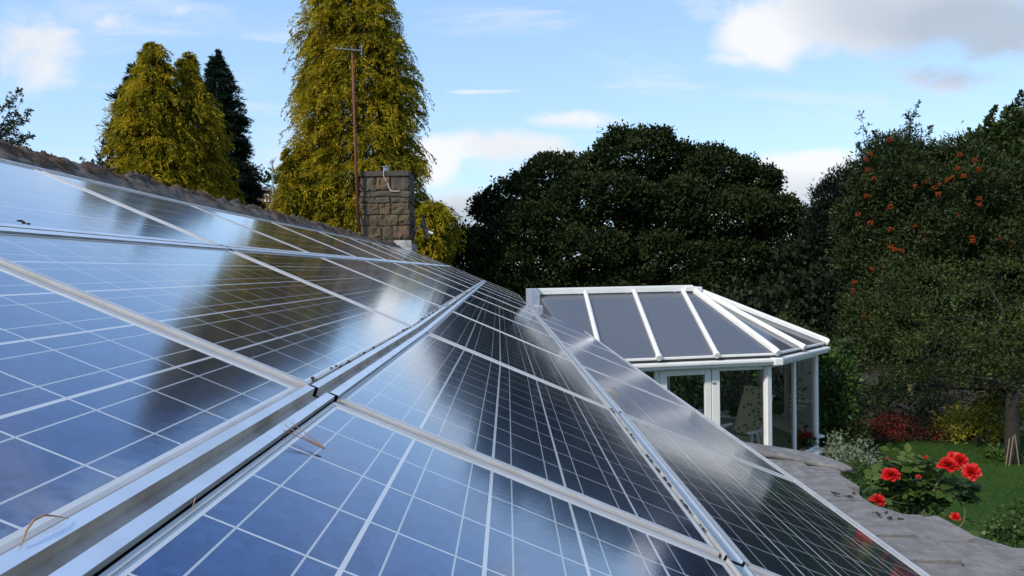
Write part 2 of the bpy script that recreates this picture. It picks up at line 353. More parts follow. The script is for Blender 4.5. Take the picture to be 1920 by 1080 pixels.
# solar panels --------------------------------------------------------
ORD = ['nearest', 'second', 'third', 'fourth', 'fifth', 'sixth', 'seventh', 'eighth', 'ninth', 'tenth', 'eleventh']
ROWNAME = ['top row under the mossy ridge', 'second row, just above the deep channel', 'third row, just below the deep channel', 'bottom row along the eaves']
GAPU, GAPV = .019, .031
def make_panel(i, j, label):
    lo, hi = GAPU, -GAPU
    def cr(jj, ii, d, g): u = seam(jj, ii)+d; return rp(u, rowv(ii, u)+g)
    c = [cr(j, i, lo, GAPV), cr(j+1, i, hi, GAPV), cr(j+1, i+1, hi, -GAPV), cr(j, i+1, lo, -GAPV)]
    jit = [random.uniform(-.0015, .0015) for _ in range(4)]
    c = [p + EN*q for p, q in zip(c, jit)]
    base = sum(c)/4
    root = empty('solar_panel', base - EN*.035, label, 'solar panel', 'solar panels covering the roof slope')
    def P(s, t_, n=0.0):   # bilinear, s along the house, t down the slope
        return (c[0]*(1-s)*(1-t_) + c[1]*s*(1-t_) + c[2]*s*t_ + c[3]*(1-s)*t_) + EN*n
    Lu = np.linalg.norm(c[1]-c[0]); Lv = np.linalg.norm(c[3]-c[0])
    a, b = .021/Lu, .0075/Lv
    mb = MB()
    # frame: outer skirt, top lip, inner lip, down to the glass
    o = [(0, 0), (1, 0), (1, 1), (0, 1)]; q = [(a, b), (1-a, b), (1-a, 1-b), (a, 1-b)]
    V = [P(*k, -.036) for k in o] + [P(*k, -.0015) for k in o]
    e = .0015
    V += [P(k[0]+(e/Lu if k[0] == 0 else -e/Lu), k[1]+(e/Lv if k[1] == 0 else -e/Lv), 0) for k in o]
    V += [P(*k, 0) for k in q] + [P(*k, -.003) for k in q]
    Fc = []
    for k in range(4):
        n = (k+1) % 4
        for r_ in range(4): Fc.append((r_*4+k, r_*4+n, (r_+1)*4+n, (r_+1)*4+k))
    mb.add(V, [f[::-1] for f in Fc])
    mb.build('frame', ALU, root)
    # glass over the cells, with the cell grid in its UVs
    N, K = 6, 4; vs = []; uvs = []
    mu, mv = .06, .035          # white margin round the cells, in cell units
    for y_ in range(K+1):
        for x_ in range(N+1):
            s = a+(1-2*a)*x_/N; t_ = b+(1-2*b)*y_/K
            vs.append(P(s, t_, -.0018)); uvs.append((-mu+(10+2*mu)*x_/N, -mv+(5+2*mv)*y_/K))
    fs = [(y_*(N+1)+x_, (y_+1)*(N+1)+x_, (y_+1)*(N+1)+x_+1, y_*(N+1)+x_+1) for y_ in range(K) for x_ in range(N)]
    g = MB(); g.add(vs, fs); me = g.mesh('glass')
    ul = me.uv_layers.new(name='UVMap')
    for l in me.loops: ul.data[l.index].uv = uvs[l.vertex_index]
    link('glass', me, PV, root)
COLS = [range(0, 10), range(-1, 10), range(-1, 10), range(-1, 6)]
for i in range(4):
    for k, j in enumerate(COLS[i]):
        last = k == len(COLS[i])-1
        w_ = 'farthest' if last else (ORD[k] if k == 0 else ORD[k]+' nearest')
        make_panel(i, j, f'blue solar panel, {w_} of the {ROWNAME[i]}')

# rails between the rows, gap strips at the seams ----------------------
def profile_rail(name, v, prof, y0, y1, mats, label, group='aluminium rails between the panel rows', dv=0.0):
    """prof: list of (v, n) in metres, open polyline extruded along the house; thickness given by the outline itself"""
    mb = MB(); n = len(prof)
    ri = ROWV.index(v)
    ys = [y0]+[seam(j, ri) for j in range(-1, 11) if y0+.05 < seam(j, ri) < y1-.05]+[y1]
    V = [rp(y, rowv(ri, y)+dv+p[0], p[1]) for y in ys for p in prof]
    for s in range(len(ys)-1):
        for k in range(n-1):
            mb.add([V[s*n+k], V[s*n+k+1], V[(s+1)*n+k+1], V[(s+1)*n+k]], [(0, 1, 2, 3)], prof[k][2] if len(prof[k]) > 2 else 0)
    root_at = rp(y0, v, 0)
    o = mb.build(name, mats, None, off=root_at)
    return tag(o, label, 'rail', group)
# lipped channel: outer drop, lip, wall, floor, wall, lip, outer drop
def channel(l0, l1, g0, g1, top, depth):
    return [(l0-.001, top-.006, 1), (l0, top, 0), (g0, top, 1), (g0+.001, -depth, 1), (g1-.001, -depth, 1), (g1, top, 0), (l1, top, 1), (l1+.001, top-.007, 1)]
CH = channel(-.0285, .0265, -.0135, .0095, .004, .012)
profile_rail('mounting_rail', ROWV[2], CH, -.6, seam(0, 2)+.004, [RAIL, GROOVE], 'nearest length of deep lipped channel between second and third rows')
for a, b, w_ in ((seam(0, 2)+.016, seam(3, 2), 'middle length of deep lipped channel edged with black moss crumbs'), (seam(3, 2)+.01, 17.5, 'farthest length of deep lipped channel, dull grey and dirty')):
    profile_rail('mounting_rail', ROWV[2], CH, a, b, [RAIL, GROOVE], w_, dv=.004)
CH1 = channel(-.0275, .0275, -.006, .002, .004, .016)
profile_rail('mounting_rail', ROWV[1], CH1, 1.0, seam(1, 1), [RAIL, GROOVE], 'nearest length of rail under the top panel row')
profile_rail('mounting_rail', ROWV[1], CH1, seam(1, 1)+.012, 17.5, [RAIL, GROOVE], 'long far length of rail under the top panel row', dv=.003)
CH3 = [(-.026, -.010, 1), (-.025, .003, 0), (-.020, .003, 0), (-.019, -.002, 2), (.010, -.002, 0), (.011, .004, 2), (.016, .004, 0), (.019, .004, 1), (.020, -.010, 1)]
profile_rail('mounting_rail', ROWV[3], CH3, -.6, seam(0, 3)-.008, [RAIL, GROOVE, RAILB], 'nearest length of shallow blue-grey rail above the bottom row')
profile_rail('mounting_rail', ROWV[3], CH3, seam(0, 3)+.012, seam(1, 3), [RAIL, GROOVE, RAILB], 'second length of shallow rail above the bottom row', dv=.003)
profile_rail('mounting_rail', ROWV[3], CH3, seam(1, 3)+.012, 11.1, [RAIL, GROOVE, RAILB], 'farthest length of shallow rail above the bottom row')
CH4 = [(-.028, -.010, 1), (-.027, .002, 0), (-.018, .002, 1), (-.017, -.004, 0), (-.006, -.004, 0), (-.005, .003, 0), (.004, .003, 0), (.006, -.040, 1)]
profile_rail('mounting_rail', ROWV[4], CH4, -.6, 11.1, [RAIL, GROOVE], 'thin end rail along the lower edge of the bottom panels')
CH0 = [(-.02, -.05, 1), (-.006, .003, 0), (.006, .003, 0), (.008, -.006, 1), (.027, -.008, 1), (.028, -.03, 1)]
profile_rail('mounting_rail', ROWV[0], CH0, 1.0, 17.5, [RAIL, GROOVE], 'thin end rail along the upper edge of the top panels')
STRIP = mat('grey_gap_strip', (.30, .285, .27), .55, .3, noise=(10, (.30, .28, .26), .6))
for j in range(0, 10):
    for i in range(4):
        if i == 3 and j > 5: continue
        if j == 0 and i == 0: continue
        a = rp(seam(j, i), rowv(i, seam(j, i))+GAPV, -.012); b = rp(seam(j, i+1), rowv(i+1, seam(j, i+1))-GAPV, -.012)
        if j > 3: continue
        mb = MB(); mb.beam(a, b, GAPU*2-.004, .010, EN)
        w_ = ['nearest', 'second nearest', 'third nearest', 'fourth nearest'][j if i else j-1]
        tag(mb.build('gap_strip', STRIP, off=a), f'grey strip in the {w_} joint of the {ROWNAME[i]}', 'strip', 'strips in the joints between panels')

# ------------------------------------------------------------------ the house
house = empty('house', (0, 8, 0), 'low stone house with slate roof, mossy ridge and square stone chimney', 'house')
Y0, Y1 = -2.5, 17.95
RV = -2.385        # ridge, down-slope coordinate
NR = -.115         # roof surface below the panel face
def main_roof():
    mb = MB()
    ridge = lambda y: rp(y, RV, NR)
    top = rp(0, RV, NR)
    # sheet under the panels (both slopes)
    VE = 1.42
    mb.add([rp(Y0, RV, NR), rp(Y1, RV, NR), rp(Y1, VE, NR), rp(Y0, VE, NR)], [(3, 2, 1, 0)])
    W2 = 3.6
    bk = lambda y: rp(y, RV, NR) + np.array([-W2*math.cos(TH), 0, -W2*math.sin(TH)])
    mb.add([rp(Y0, RV, NR), rp(Y1, RV, NR), bk(Y1), bk(Y0)], [(0, 1, 2, 3)])
    # slates of the strip below the ridge, each with thickness
    y = Y0
    while y < Y1-.3:
        w_ = random.uniform(.28, .5); y2 = min(y+w_, Y1)
        v0, v1 = RV+.05, RV+.44+random.uniform(-.03, .03); t0 = random.uniform(.012, .02)
        mb.hexa([rp(y+.004, v0, NR+.001), rp(y+.004, v1, NR+.001), rp(y2-.004, v1, NR+.001), rp(y2-.004, v0, NR+.001),
                 rp(y+.004, v0, NR+.004), rp(y+.004, v1, NR+t0+.012), rp(y2-.004, v1, NR+t0+.012+random.uniform(-.004, .004)), rp(y2-.004, v0, NR+.004)])
        y = y2
    mb.build('roof', SLATE, house)
    # thick verge slates at the far gable
main_roof()

def eave_slates():
    """the flatter slates that kick out below the bottom panels"""
    mb = MB()
    P1 = rp(0, 1.25, NR); x0, z0 = P1[0], P1[2]
    sl = R(8.5); ex = np.array([math.cos(sl), 0, -math.sin(sl)]); en = np.array([math.sin(sl), 0, math.cos(sl)])
    def sp(s, y, n=0.0): return np.array([x0, y, z0]) + ex*s + en*n
    EDGE = []
    for x, y in ((1596, 897), (1604, 915), (1622, 934), (1650, 944), (1690, 955), (1722, 967), (1760, 971), (1790, 976), (1830, 988), (1870, 993), (1920, 996), (1990, 1010)):
        X = on_plane(x, y, sp(.3, 3, .036), en); EDGE.append((X[1], float((X-np.array([x0, 0, z0])) @ ex)))
    EDGE = [(-2.0, 1.5)]+sorted(EDGE)+[(4.9, EDGE[0][1])]
    def edge(y):
        pts = EDGE
        for (a, b), (c, d) in zip(pts, pts[1:]):
            if y <= c: return b+(d-b)*(y-a)/(c-a)
        return pts[-1][1]
    rows = 7; L = .21
    for r_ in range(rows, -1, -1):
        y = -1.6 + random.uniform(0, .3)
        while y < 3.96:
            w_ = random.uniform(.22, .42); y2 = min(y+w_, 4.03); ym = (y+y2)/2
            e = min(edge(ym), edge(y)+.03, edge(y2)+.03)
            s1 = min(e, (r_+1)*L+random.uniform(-.02, .02)); s0 = r_*L-.12
            if s1-s0 > .14:
                th_ = random.uniform(.020, .034); k = random.uniform(-.004, .004); tl = random.uniform(-.003, .003)
                dl = random.uniform(-.015, .015) if s1 < e else 0
                cut = random.uniform(.0, .018)
                pts = [(s0, y+.007), (s1-cut, y+.007), (s1+dl, y+w_*.3), (s1+dl, y2-w_*.25), (s1-cut*.7, y2-.006), (s0, y2-.006)]
                lo = [sp(s, yy, -.004 + (.004 if s == s0 else .006)) for s, yy in pts]
                hi = [sp(s, yy, .006 if s == s0 else th_+.010+k+tl*(yy-ym)/w_*2) for s, yy in pts]
                n = 6
                mb.add(lo+hi, [tuple(range(n-1, -1, -1)), tuple(range(n, 2*n))] + [(q, (q+1) % n, n+(q+1) % n, n+q) for q in range(n)])
            y = y2
    # boarding below
    mb.add([sp(-.1, -1.6, -.012), sp(-.1, 4.02, -.012), sp(.40, 4.02, -.012), sp(.40, 3.5, -.012), sp(1.36, 2.4, -.012), sp(1.36, -1.6, -.012)], [(5, 4, 3, 2, 1, 0)])
    mb.build('eaves_slates', SLATE, house, bevel=.002)
    # the thick rounded verge slab at the end
    g = MB()
    n = 10; pts = []
    ol = [(-.02, 3.93), (.12, 3.90), (.30, 3.86), (.48, 3.80), (.585, 3.74), (.64, 3.76), (.635, 3.84), (.61, 3.93), (.56, 4.02), (.40, 4.06), (.1, 4.07), (-.02, 4.07)]
    lo = [sp(s, y, .030) for s, y in ol]; hi = [sp(s, y, .060 + .003*math.sin(s*9)) for s, y in ol]; m_ = len(ol)
    g.add(lo+hi, [tuple(range(m_)), tuple(range(2*m_-1, m_-1, -1))] + [((q+1) % m_, q, m_+q, m_+(q+1) % m_) for q in range(m_)])
    g.build('verge_slab', SLATE, house, bevel=.012)
    return sp
SP = eave_slates()

def vnoise(P, f, seed=0):
    """cheap value noise on Nx3 points"""
    P = P*f; I = np.floor(P).astype(np.int64); Fr = P-I; Fr = Fr*Fr*(3-2*Fr)
    def h(i, j, k):
        n = (i*374761393 + j*668265263 + k*2147483647 + seed*1274126177) & 0xffffffff
        n = ((n ^ (n >> 13))*1274126177) & 0xffffffff
        return ((n ^ (n >> 16)) & 0xffff)/65535.0
    r = 0
    for dx in (0, 1):
        for dy in (0, 1):
            for dz in (0, 1):
                w_ = (Fr[:, 0] if dx else 1-Fr[:, 0])*(Fr[:, 1] if dy else 1-Fr[:, 1])*(Fr[:, 2] if dz else 1-Fr[:, 2])
                r = r + w_*h(I[:, 0]+dx, I[:, 1]+dy, I[:, 2]+dz)
    return r
def grid_mesh(name, PT):   # PT: a x b x 3
    a, b, _ = PT.shape; idx = np.arange(a*b).reshape(a, b)
    Fq = np.stack([idx[:-1, :-1], idx[1:, :-1], idx[1:, 1:], idx[:-1, 1:]], -1).reshape(-1, 4)
    me = np_mesh(name, PT.reshape(-1, 3), Fq); me.polygons.foreach_set('use_smooth', [True]*len(Fq)); return me
def ridge_cap():
    ys = np.arange(Y0, Y1+.001, .020); K = 21
    base = rp(0, RV, NR); th_ = np.linspace(-1, 1, K)
    PT = np.zeros((len(ys), K, 3))
    for k, t_ in enumerate(th_):
        w_ = .20*t_; PT[:, k, 0] = base[0]+w_; PT[:, k, 2] = base[2]+.105-abs(w_)*.62+.03*(1-t_*t_); PT[:, k, 1] = ys
    Q = PT.reshape(-1, 3)
    n1 = vnoise(Q*[1, .45, 1], 6.0, 1); n2 = vnoise(Q*[1, .6, 1], 13, 2); n3 = vnoise(Q, 30, 3)
    top = np.clip(1-np.abs(np.tile(th_, len(ys)))*1.25, 0, 1)
    lump = np.clip(n1*.7+n2*.6-.42, 0, 1)*top
    Q[:, 2] += lump*.040 + (n3-.5)*.024*(.4+top) + (n2-.5)*.022
    Q[:, 0] += (n3-.5)*.02+(n2-.5)*.03*top
    PT = Q.reshape(PT.shape)
    me = grid_mesh('ridge', PT)
    # moss sits where the lumps are
    mi = np.zeros(len(me.polygons), np.int32)
    lf = lump.reshape(PT.shape[:2]); l4 = (lf[:-1, :-1]+lf[1:, 1:])/2; mi[:] = (l4 > .06).astype(np.int32).ravel()
    o = link('ridge', me, [RIDGE, MOSS], house); me.polygons.foreach_set('material_index', mi)
    # shaggy moss tufts on the crest
    V = []; Fq = []
    cand = np.argwhere((lf > .08)); rng.shuffle(cand)
    cand = cand[:9000]; P = PT[cand[:, 0], cand[:, 1]]
    D = rng.normal(size=P.shape)*[.8, .8, .5]+[0, 0, .5]; D /= np.linalg.norm(D, axis=1, keepdims=True)
    leafV, leafF = leaf_arrays(P-D*.008, D, rng.normal(size=P.shape), rng.uniform(.008, .022, len(P)), rng.uniform(.006, .014, len(P)))
    link('moss', np_mesh('moss', leafV, leafF), MOSS, house)['kind'] = 'stuff'
def leaf_arrays(P, D, N, L, Wd, fold=.12, droop=0.0):
    S = np.cross(D, N); S /= np.linalg.norm(S, axis=1, keepdims=True)+1e-9; N = np.cross(S, D)
    L = np.asarray(L)[:, None]; Wd = np.asarray(Wd)[:, None]
    mid = P + D*L*.45
    v0 = P; v1 = mid + S*Wd*.5 + N*L*fold; v2 = P + D*L - np.array([0, 0, 1])*L*droop; v3 = mid - S*Wd*.5 + N*L*fold
    V = np.stack([v0, v1, v2, v3], 1).reshape(-1, 3); n = len(P)
    return V, np.arange(4*n).reshape(n, 4)
ridge_cap()

def chimney():
    YF, YB = 16.75, 17.75
    xl = at(677, 400, YF)[0]; xr = at(767, 400, YF)[0]
    zt = at(724, 330, YF)[2]; zb = at(724, 470, YF)[2]-.6
    ch = empty('chimney', ((xl+xr)/2, (YF+YB)/2, zb)); ch.parent = house; ch.location = ch.location - Vector(house.location)
    core = MB(); core.box(((xl+xr)/2, (YF+YB)/2, (zb+zt)/2), (xr-xl-.05, YB-YF-.05, zt-zb))
    core.build('core', MORTAR, ch)
    st = MB()
    # stone courses as seen: heights in photo pixels of the front face
    cy = [330, 358, 370, 380, 403, 423, 449, 476, 500]
    splits = [[.33, .62], [.2], [.3, .62], [.38, .62], [.15, .45, .78], [.42, .66], [.6], [.4]]
    for r_, (a, b) in enumerate(zip(cy, cy[1:])):
        z1 = at(724, a, YF)[2]-.008; z0 = at(724, b, YF)[2]+.008
        z0 = max(z0, zb)
        if z1 <= z0: continue
        for side in range(4):
            sp_ = splits[r_] if side == 0 else [random.uniform(.3, .7)]
            ks = [0]+sp_+[1]
            for k in range(len(ks)-1):
                a_, b_ = ks[k], ks[k+1]; d = random.uniform(.0, .022); mi = random.randrange(4)
                if r_ in (5,): mi = random.choice([0, 2])
                if r_ in (1, 2): mi = random.choice([1, 3])
                e = .008
                if side in (0, 2):
                    x_a = xl+(xr-xl)*a_+(e if k else 0); x_b = xl+(xr-xl)*b_-(e if k < len(ks)-2 else 0)
                    yc = YF if side == 0 else YB
                    s_ = -1 if side == 0 else 1
                    c = np.array([(x_a+x_b)/2, yc-s_*.05+s_*d, (z0+z1)/2]); sz = (x_b-x_a, .12, z1-z0)
                else:
                    y_a = YF+.012+(YB-YF-.024)*a_+e; y_b = YF+.012+(YB-YF-.024)*b_-e
                    xc = xr if side == 1 else xl; s_ = 1 if side == 1 else -1
                    c = np.array([xc-s_*.05+s_*d, (y_a+y_b)/2, (z0+z1)/2]); sz = (.12, y_b-y_a, z1-z0)
                # rough block: subdivided box with noise
                n = 5; b0 = len(st.v)
                for ax in range(3):
                    for sg in (-1, 1):
                        g = np.zeros((n+1, n+1, 3)); u_ = np.linspace(-.5, .5, n+1)
                        A, B_ = np.meshgrid(u_, u_, indexing='ij'); o1, o2 = [q for q in range(3) if q != ax]
                        g[..., ax] = sg*.5; g[..., o1] = A; g[..., o2] = B_
                        pts = (g*np.array(sz)).reshape(-1, 3)
                        # round the corners a little
                        rel = np.abs(g.reshape(-1, 3))*2; corner = (rel > .99).sum(1) >= 2
                        pts[corner] *= (1 - .014/np.maximum(np.abs(np.array(sz)), .06))
                        W_ = pts + c
                        W_ = W_ + (np.stack([vnoise(W_, 14, s) for s in (4, 5, 6)], 1)-.5)*.055
                        idx = np.arange((n+1)**2).reshape(n+1, n+1)
                        fs = [tuple(map(int, q)) for q in np.stack([idx[:-1, :-1], idx[1:, :-1], idx[1:, 1:], idx[:-1, 1:]], -1).reshape(-1, 4)]
                        flip = (sg > 0) == (ax == 1)
                        st.add(W_, [f[::-1] for f in fs] if flip else fs, mi)
    st.build('stonework', STONE, ch, smooth=False)
    cp = MB(); cp.box(((xl+xr)/2, (YF+YB)/2, zt+.05), (xr-xl+.03, YB-YF+.08, .115)); cp.build('cap', mat('cap_slab', (.045, .038, .030), .9, noise=(8, (.075, .065, .052), .6), bump=(25, .5)), ch, bevel=.012)
    fl = MB(); b = at(724, 320, YF+.45); fl.lathe((b[0], b[1], zt+.11), [(.001, .0), (.066, .0), (.066, .13), (.085, .135), (.085, .16), (.07, .162), (.06, .15), (.001, .15)], 20)
    fl.build('flue', GREYMETAL, ch, smooth=False)
    ce = MB()
    path = [at(x, y, YF-.02) for x, y in ((720, 318), (720, 331), (724, 338), (729, 350), (733, 358), (742, 359), (750, 358))]
    path = [np.array([p[0], YF-(.055 if i < 1 else .048 if i < 2 else .028), p[2]]) for i, p in enumerate(path)]
    ce.tube(path, [.012, .014, .016, .016, .018, .014, .008], 7); ce.build('cement_seam', CEMENT, ch)
    # flashing round the foot
    f = MB(); a = at(740, 450, YF-.03); b = at(769, 450, YF-.03)
    f.box(((a[0]+b[0])/2+.01, YF-.035, at(757, 462, YF)[2]), (b[0]-a[0]+.03, .02, .26)); 
    f.box((xr+.035, (YF+YB)/2, at(757, 466, YF)[2]), (.02, YB-YF, .22))
    f.build('flashing', mat('pale_flashing', (.42, .42, .41), .7, noise=(6, (.16, .15, .14), .9), bump=(18, .4)), ch)
    return xl, xr, YF, YB, zt
XL, XR, CYF, CYB, CZT = chimney()

def house_walls():
    wl = mat('house_wall_stone', (.30, .25, .19), .9, noise=(3, (.20, .17, .13), .7), mottle=(9, (.36, .31, .25), .5), bump=(12, .6))
    ez = rp(0, 1.42, NR)[2]; rzr = rp(0, RV, NR)[2]-.02; rxr = rp(0, RV, NR)[0]
    bx = rxr-3.6*math.cos(TH); bz = rzr-3.6*math.sin(TH)
    mb = MB()
    e1 = 1.02
    # eaves wall, back wall, two gables (each a slab with thickness)
    mb.box((e1-.1, (Y0+Y1)/2+.0, (ez-.0)/2), (.2, Y1-Y0-.4, ez-.02))
    mb.box((bx+.35, (Y0+Y1)/2, (bz-.0)/2), (.2, Y1-Y0-.4, bz-.02))
    for y in (Y0+.3, Y1-.22):
        t_ = .1; pr = [(bx+.46, 0), (e1-.21, 0), (e1-.21, ez+.04), (rxr, rzr-.06), (bx+.46, bz+.02)]
        lo = [(x, y-t_, z) for x, z in pr]; hi = [(x, y+t_, z) for x, z in pr]; n = 5
        mb.add(lo+hi, [tuple(range(n)), tuple(range(2*n-1, n-1, -1))]+[((q+1) % n, q, n+q, n+(q+1) % n) for q in range(n)])
    mb.build('wall', wl, house)
    # lower bay carrying the eaves slates
    b = MB(); b.box((e1+.30, 1.2, .95), (.56, 5.4, 1.9)); b.build('bay_wall', wl, house)
    g = MB(); g.beam(rp(4.15, 1.445, NR-.045), rp(11.0, 1.445, NR-.045), .10, .07); g.build('gutter', WHITE, house, bevel=.01)
house_walls()

# debris ----------------------------------------------------------------
MOSSB = mat('black_moss_crumb', (.018, .014, .011), .95, noise=(40, (.05, .035, .02), .6))
def crumbs():
    mb = MB()
    for k in range(64):
        u = random.uniform(1.46, 4.4)**1.0; v = rowv(2, u)-.032+random.uniform(-.006, .006)
        r_ = random.uniform(.0012, .0036); p = rp(u, v, .003); mb.ball(p, r_, 6, 4, (1.1, 1.9, .8), .3)
    for k in range(40):
        u = random.uniform(4.6, 9.5); r_ = random.uniform(.002, .006); p = rp(u, ROWV[2]+random.uniform(-.02, .016), .006); mb.ball(p, r_, 6, 4, (1, 2, .7), .3)
    for k in range(26):
        u = random.uniform(1.5, 3.0); p = rp(u, rowv(3, u)-.030, .003); mb.ball(p, random.uniform(.002, .005), 6, 4, (1, 2, .7), .3)
    o = mb.build('moss_crumbs', MOSSB); tag(o, 'black and brown moss crumbs caught along the panel rails', 'moss', kind='stuff')
    # twigs, needles
    brown = mat('dry_needle', (.20, .10, .055), .7); pale = mat('dry_stalk', (.30, .17, .09), .7)
    def strand(name, pxs, rad, mt, label, cat, lift=.006):
        pts = []
        for k, (x, y) in enumerate(pxs):
            u, v = on_roof(x, y); pts.append(rp(u, v, lift*(1+math.sin(math.pi*k/(len(pxs)-1))*1.2)))
        m_ = MB(); m_.tube(pts, rad, 6); tag(m_.build(name, mt, off=pts[0]), label, cat)
    sprig = empty('needle_sprig', rp(*on_roof(605, 844), .004), 'dry brown three-needle pine sprig lying beside the deep channel', 'pine needles')
    end = (606, 846)
    for st_, md in (((528, 811), (572, 833)), ((524, 821), (566, 833)), ((540, 806), (578, 828))):
        pts = [rp(*on_roof(*q), .004+.004*i) for i, q in enumerate((end, md, st_))]
        m_ = MB(); m_.tube(pts, [.0013, .0007, .0005], 6); m_.build('needle', brown, sprig)
    strand('twig', [(34, 1036), (40, 1018), (52, 1003), (72, 993), (95, 989), (124, 985)], [.0006, .0009, .0011, .0010, .0006, .0003], pale, 'curled tan stalk on the frame at the lower left', 'twig')
    strand('twig', [(356, 966), (357, 956), (361, 948)], [.0003, .0006, .0005], pale, 'tiny upright stalk under the channel near the lower left', 'twig')
    strand('needle', [(1134, 732), (1143, 737), (1155, 742)], .0028, mat('yellow_needle', (.34, .26, .12), .7), 'yellowish needle lying on the bottom row of panels', 'needle')
    sp_ = MB()
    u, v = on_roof(44, 420)
    for k in range(9): sp_.ball(rp(u+random.uniform(-.010, .010), v+random.uniform(-.012, .012), .004), random.uniform(.003, .005), 6, 4, (1, 1.6, .6), .3)
    tag(sp_.build('moss_lump', MOSSB, off=rp(u, v)), 'black moss lump on the rail at the left edge', 'moss')
    # crumbs on the eaves slates
    s2 = MB()
    for x, y in ((1563, 922), (1568, 925), (1600, 925), (1594, 930), (1641, 962), (1646, 965), (1660, 960), (1671, 952), (1668, 971), (1688, 973), (1585, 930)):
        P = on_plane(x, y, SP(.3, 3, .052), np.array([math.sin(R(8.5)), 0, math.cos(R(8.5))]))
        for _ in range(3): s2.ball(P+np.array([random.uniform(-.008, .008), random.uniform(-.01, .01), 0]), random.uniform(.003, .008), 6, 4, (1, 1, .6), .3)
    tag(s2.build('moss_crumbs', MOSSB), 'dark moss crumbs scattered on the grey eaves slates', 'moss', kind='stuff')
crumbs()

# things on the chimney ---------------------------------------------------
def aerials():
    YA = 16.6
    top = at(660, 86, YA); bot = at(672, 432, YA)
    r_ = empty('tv_aerial', bot, 'tall rusty pole with grey television aerial beside the stone chimney', 'aerial')
    mb = MB(); mb.tube([bot, bot+(top-bot)*.5, top], [.034, .030, .024], 10); mb.build('pole', RUST, r_, smooth=True)
    a = MB(); p0 = at(626, 90, YA-.05); p1 = at(676, 95, YA-.05); a.tube([p0, p1], .012, 6); a.build('boom', GREYMETAL, r_)
    for k in range(7):
        t_ = k/6; c = p0+(p1-p0)*t_; e = MB(); hl = .16 if k < 6 else .22
        e.tube([c+np.array([.02, -hl, .0]), c+np.array([-.02, hl, 0])], .007, 6); e.build('element', GREYMETAL, r_)
    rf = MB()
    for dz in (-.10, -.03, .04, .11): rf.tube([p1+np.array([.02, -.2, dz]), p1+np.array([.02, .2, dz])], .006, 6)
    rf.tube([p1+np.array([.02, 0, -.14]), p1+np.array([.02, 0, .14])], .008, 6)
    rf.build('reflector', GREYMETAL, r_)
    for py in (345, 405):
        b = MB(); q = at(668, py, YA); b.beam(q, (XL+.02, 16.82, q[2]), .03, .03); b.build('bracket', RUST, r_)
    # satellite dish
    c = at(791, 425, 17.15); ax = np.array([.985, -.02, .15]); ax /= np.linalg.norm(ax)
    d = empty('satellite_dish', c, 'dark grey satellite dish on the right side of the chimney', 'satellite dish')
    m_ = MB(); prof = [(.001, -.004)]+[(.27*q/8, .07*(q/8)**2) for q in range(1, 9)]+[(.27, .078), (.255, .068), (.13, .022), (.001, .006)]
    m_.lathe(c, prof, 28, ax); m_.build('dish', mat('dark_dish', (.02, .022, .026), .5), d, smooth=True)
    l = MB(); tip = at(812, 438, 17.0); l.tube([c-np.array([0, 0, .24]), c+np.array([.1, -.05, -.24]), tip-np.array([.03, 0, .0])], .012, 6); l.build('arm', GREYMETAL, d)
    n_ = MB(); n_.beam(at(803, 434, 17.0), tip, .05, .05); n_.build('receiver', mat('pale_receiver', (.55, .56, .57), .5), d, bevel=.008)
    w_ = MB(); w_.tube([c-ax*.02, c-ax*.10+np.array([0, 0, -.05]), (XR-.02, 17.2, c[2]-.08)], .02, 8); w_.build('wall_bracket', GREYMETAL, d)
aerials()

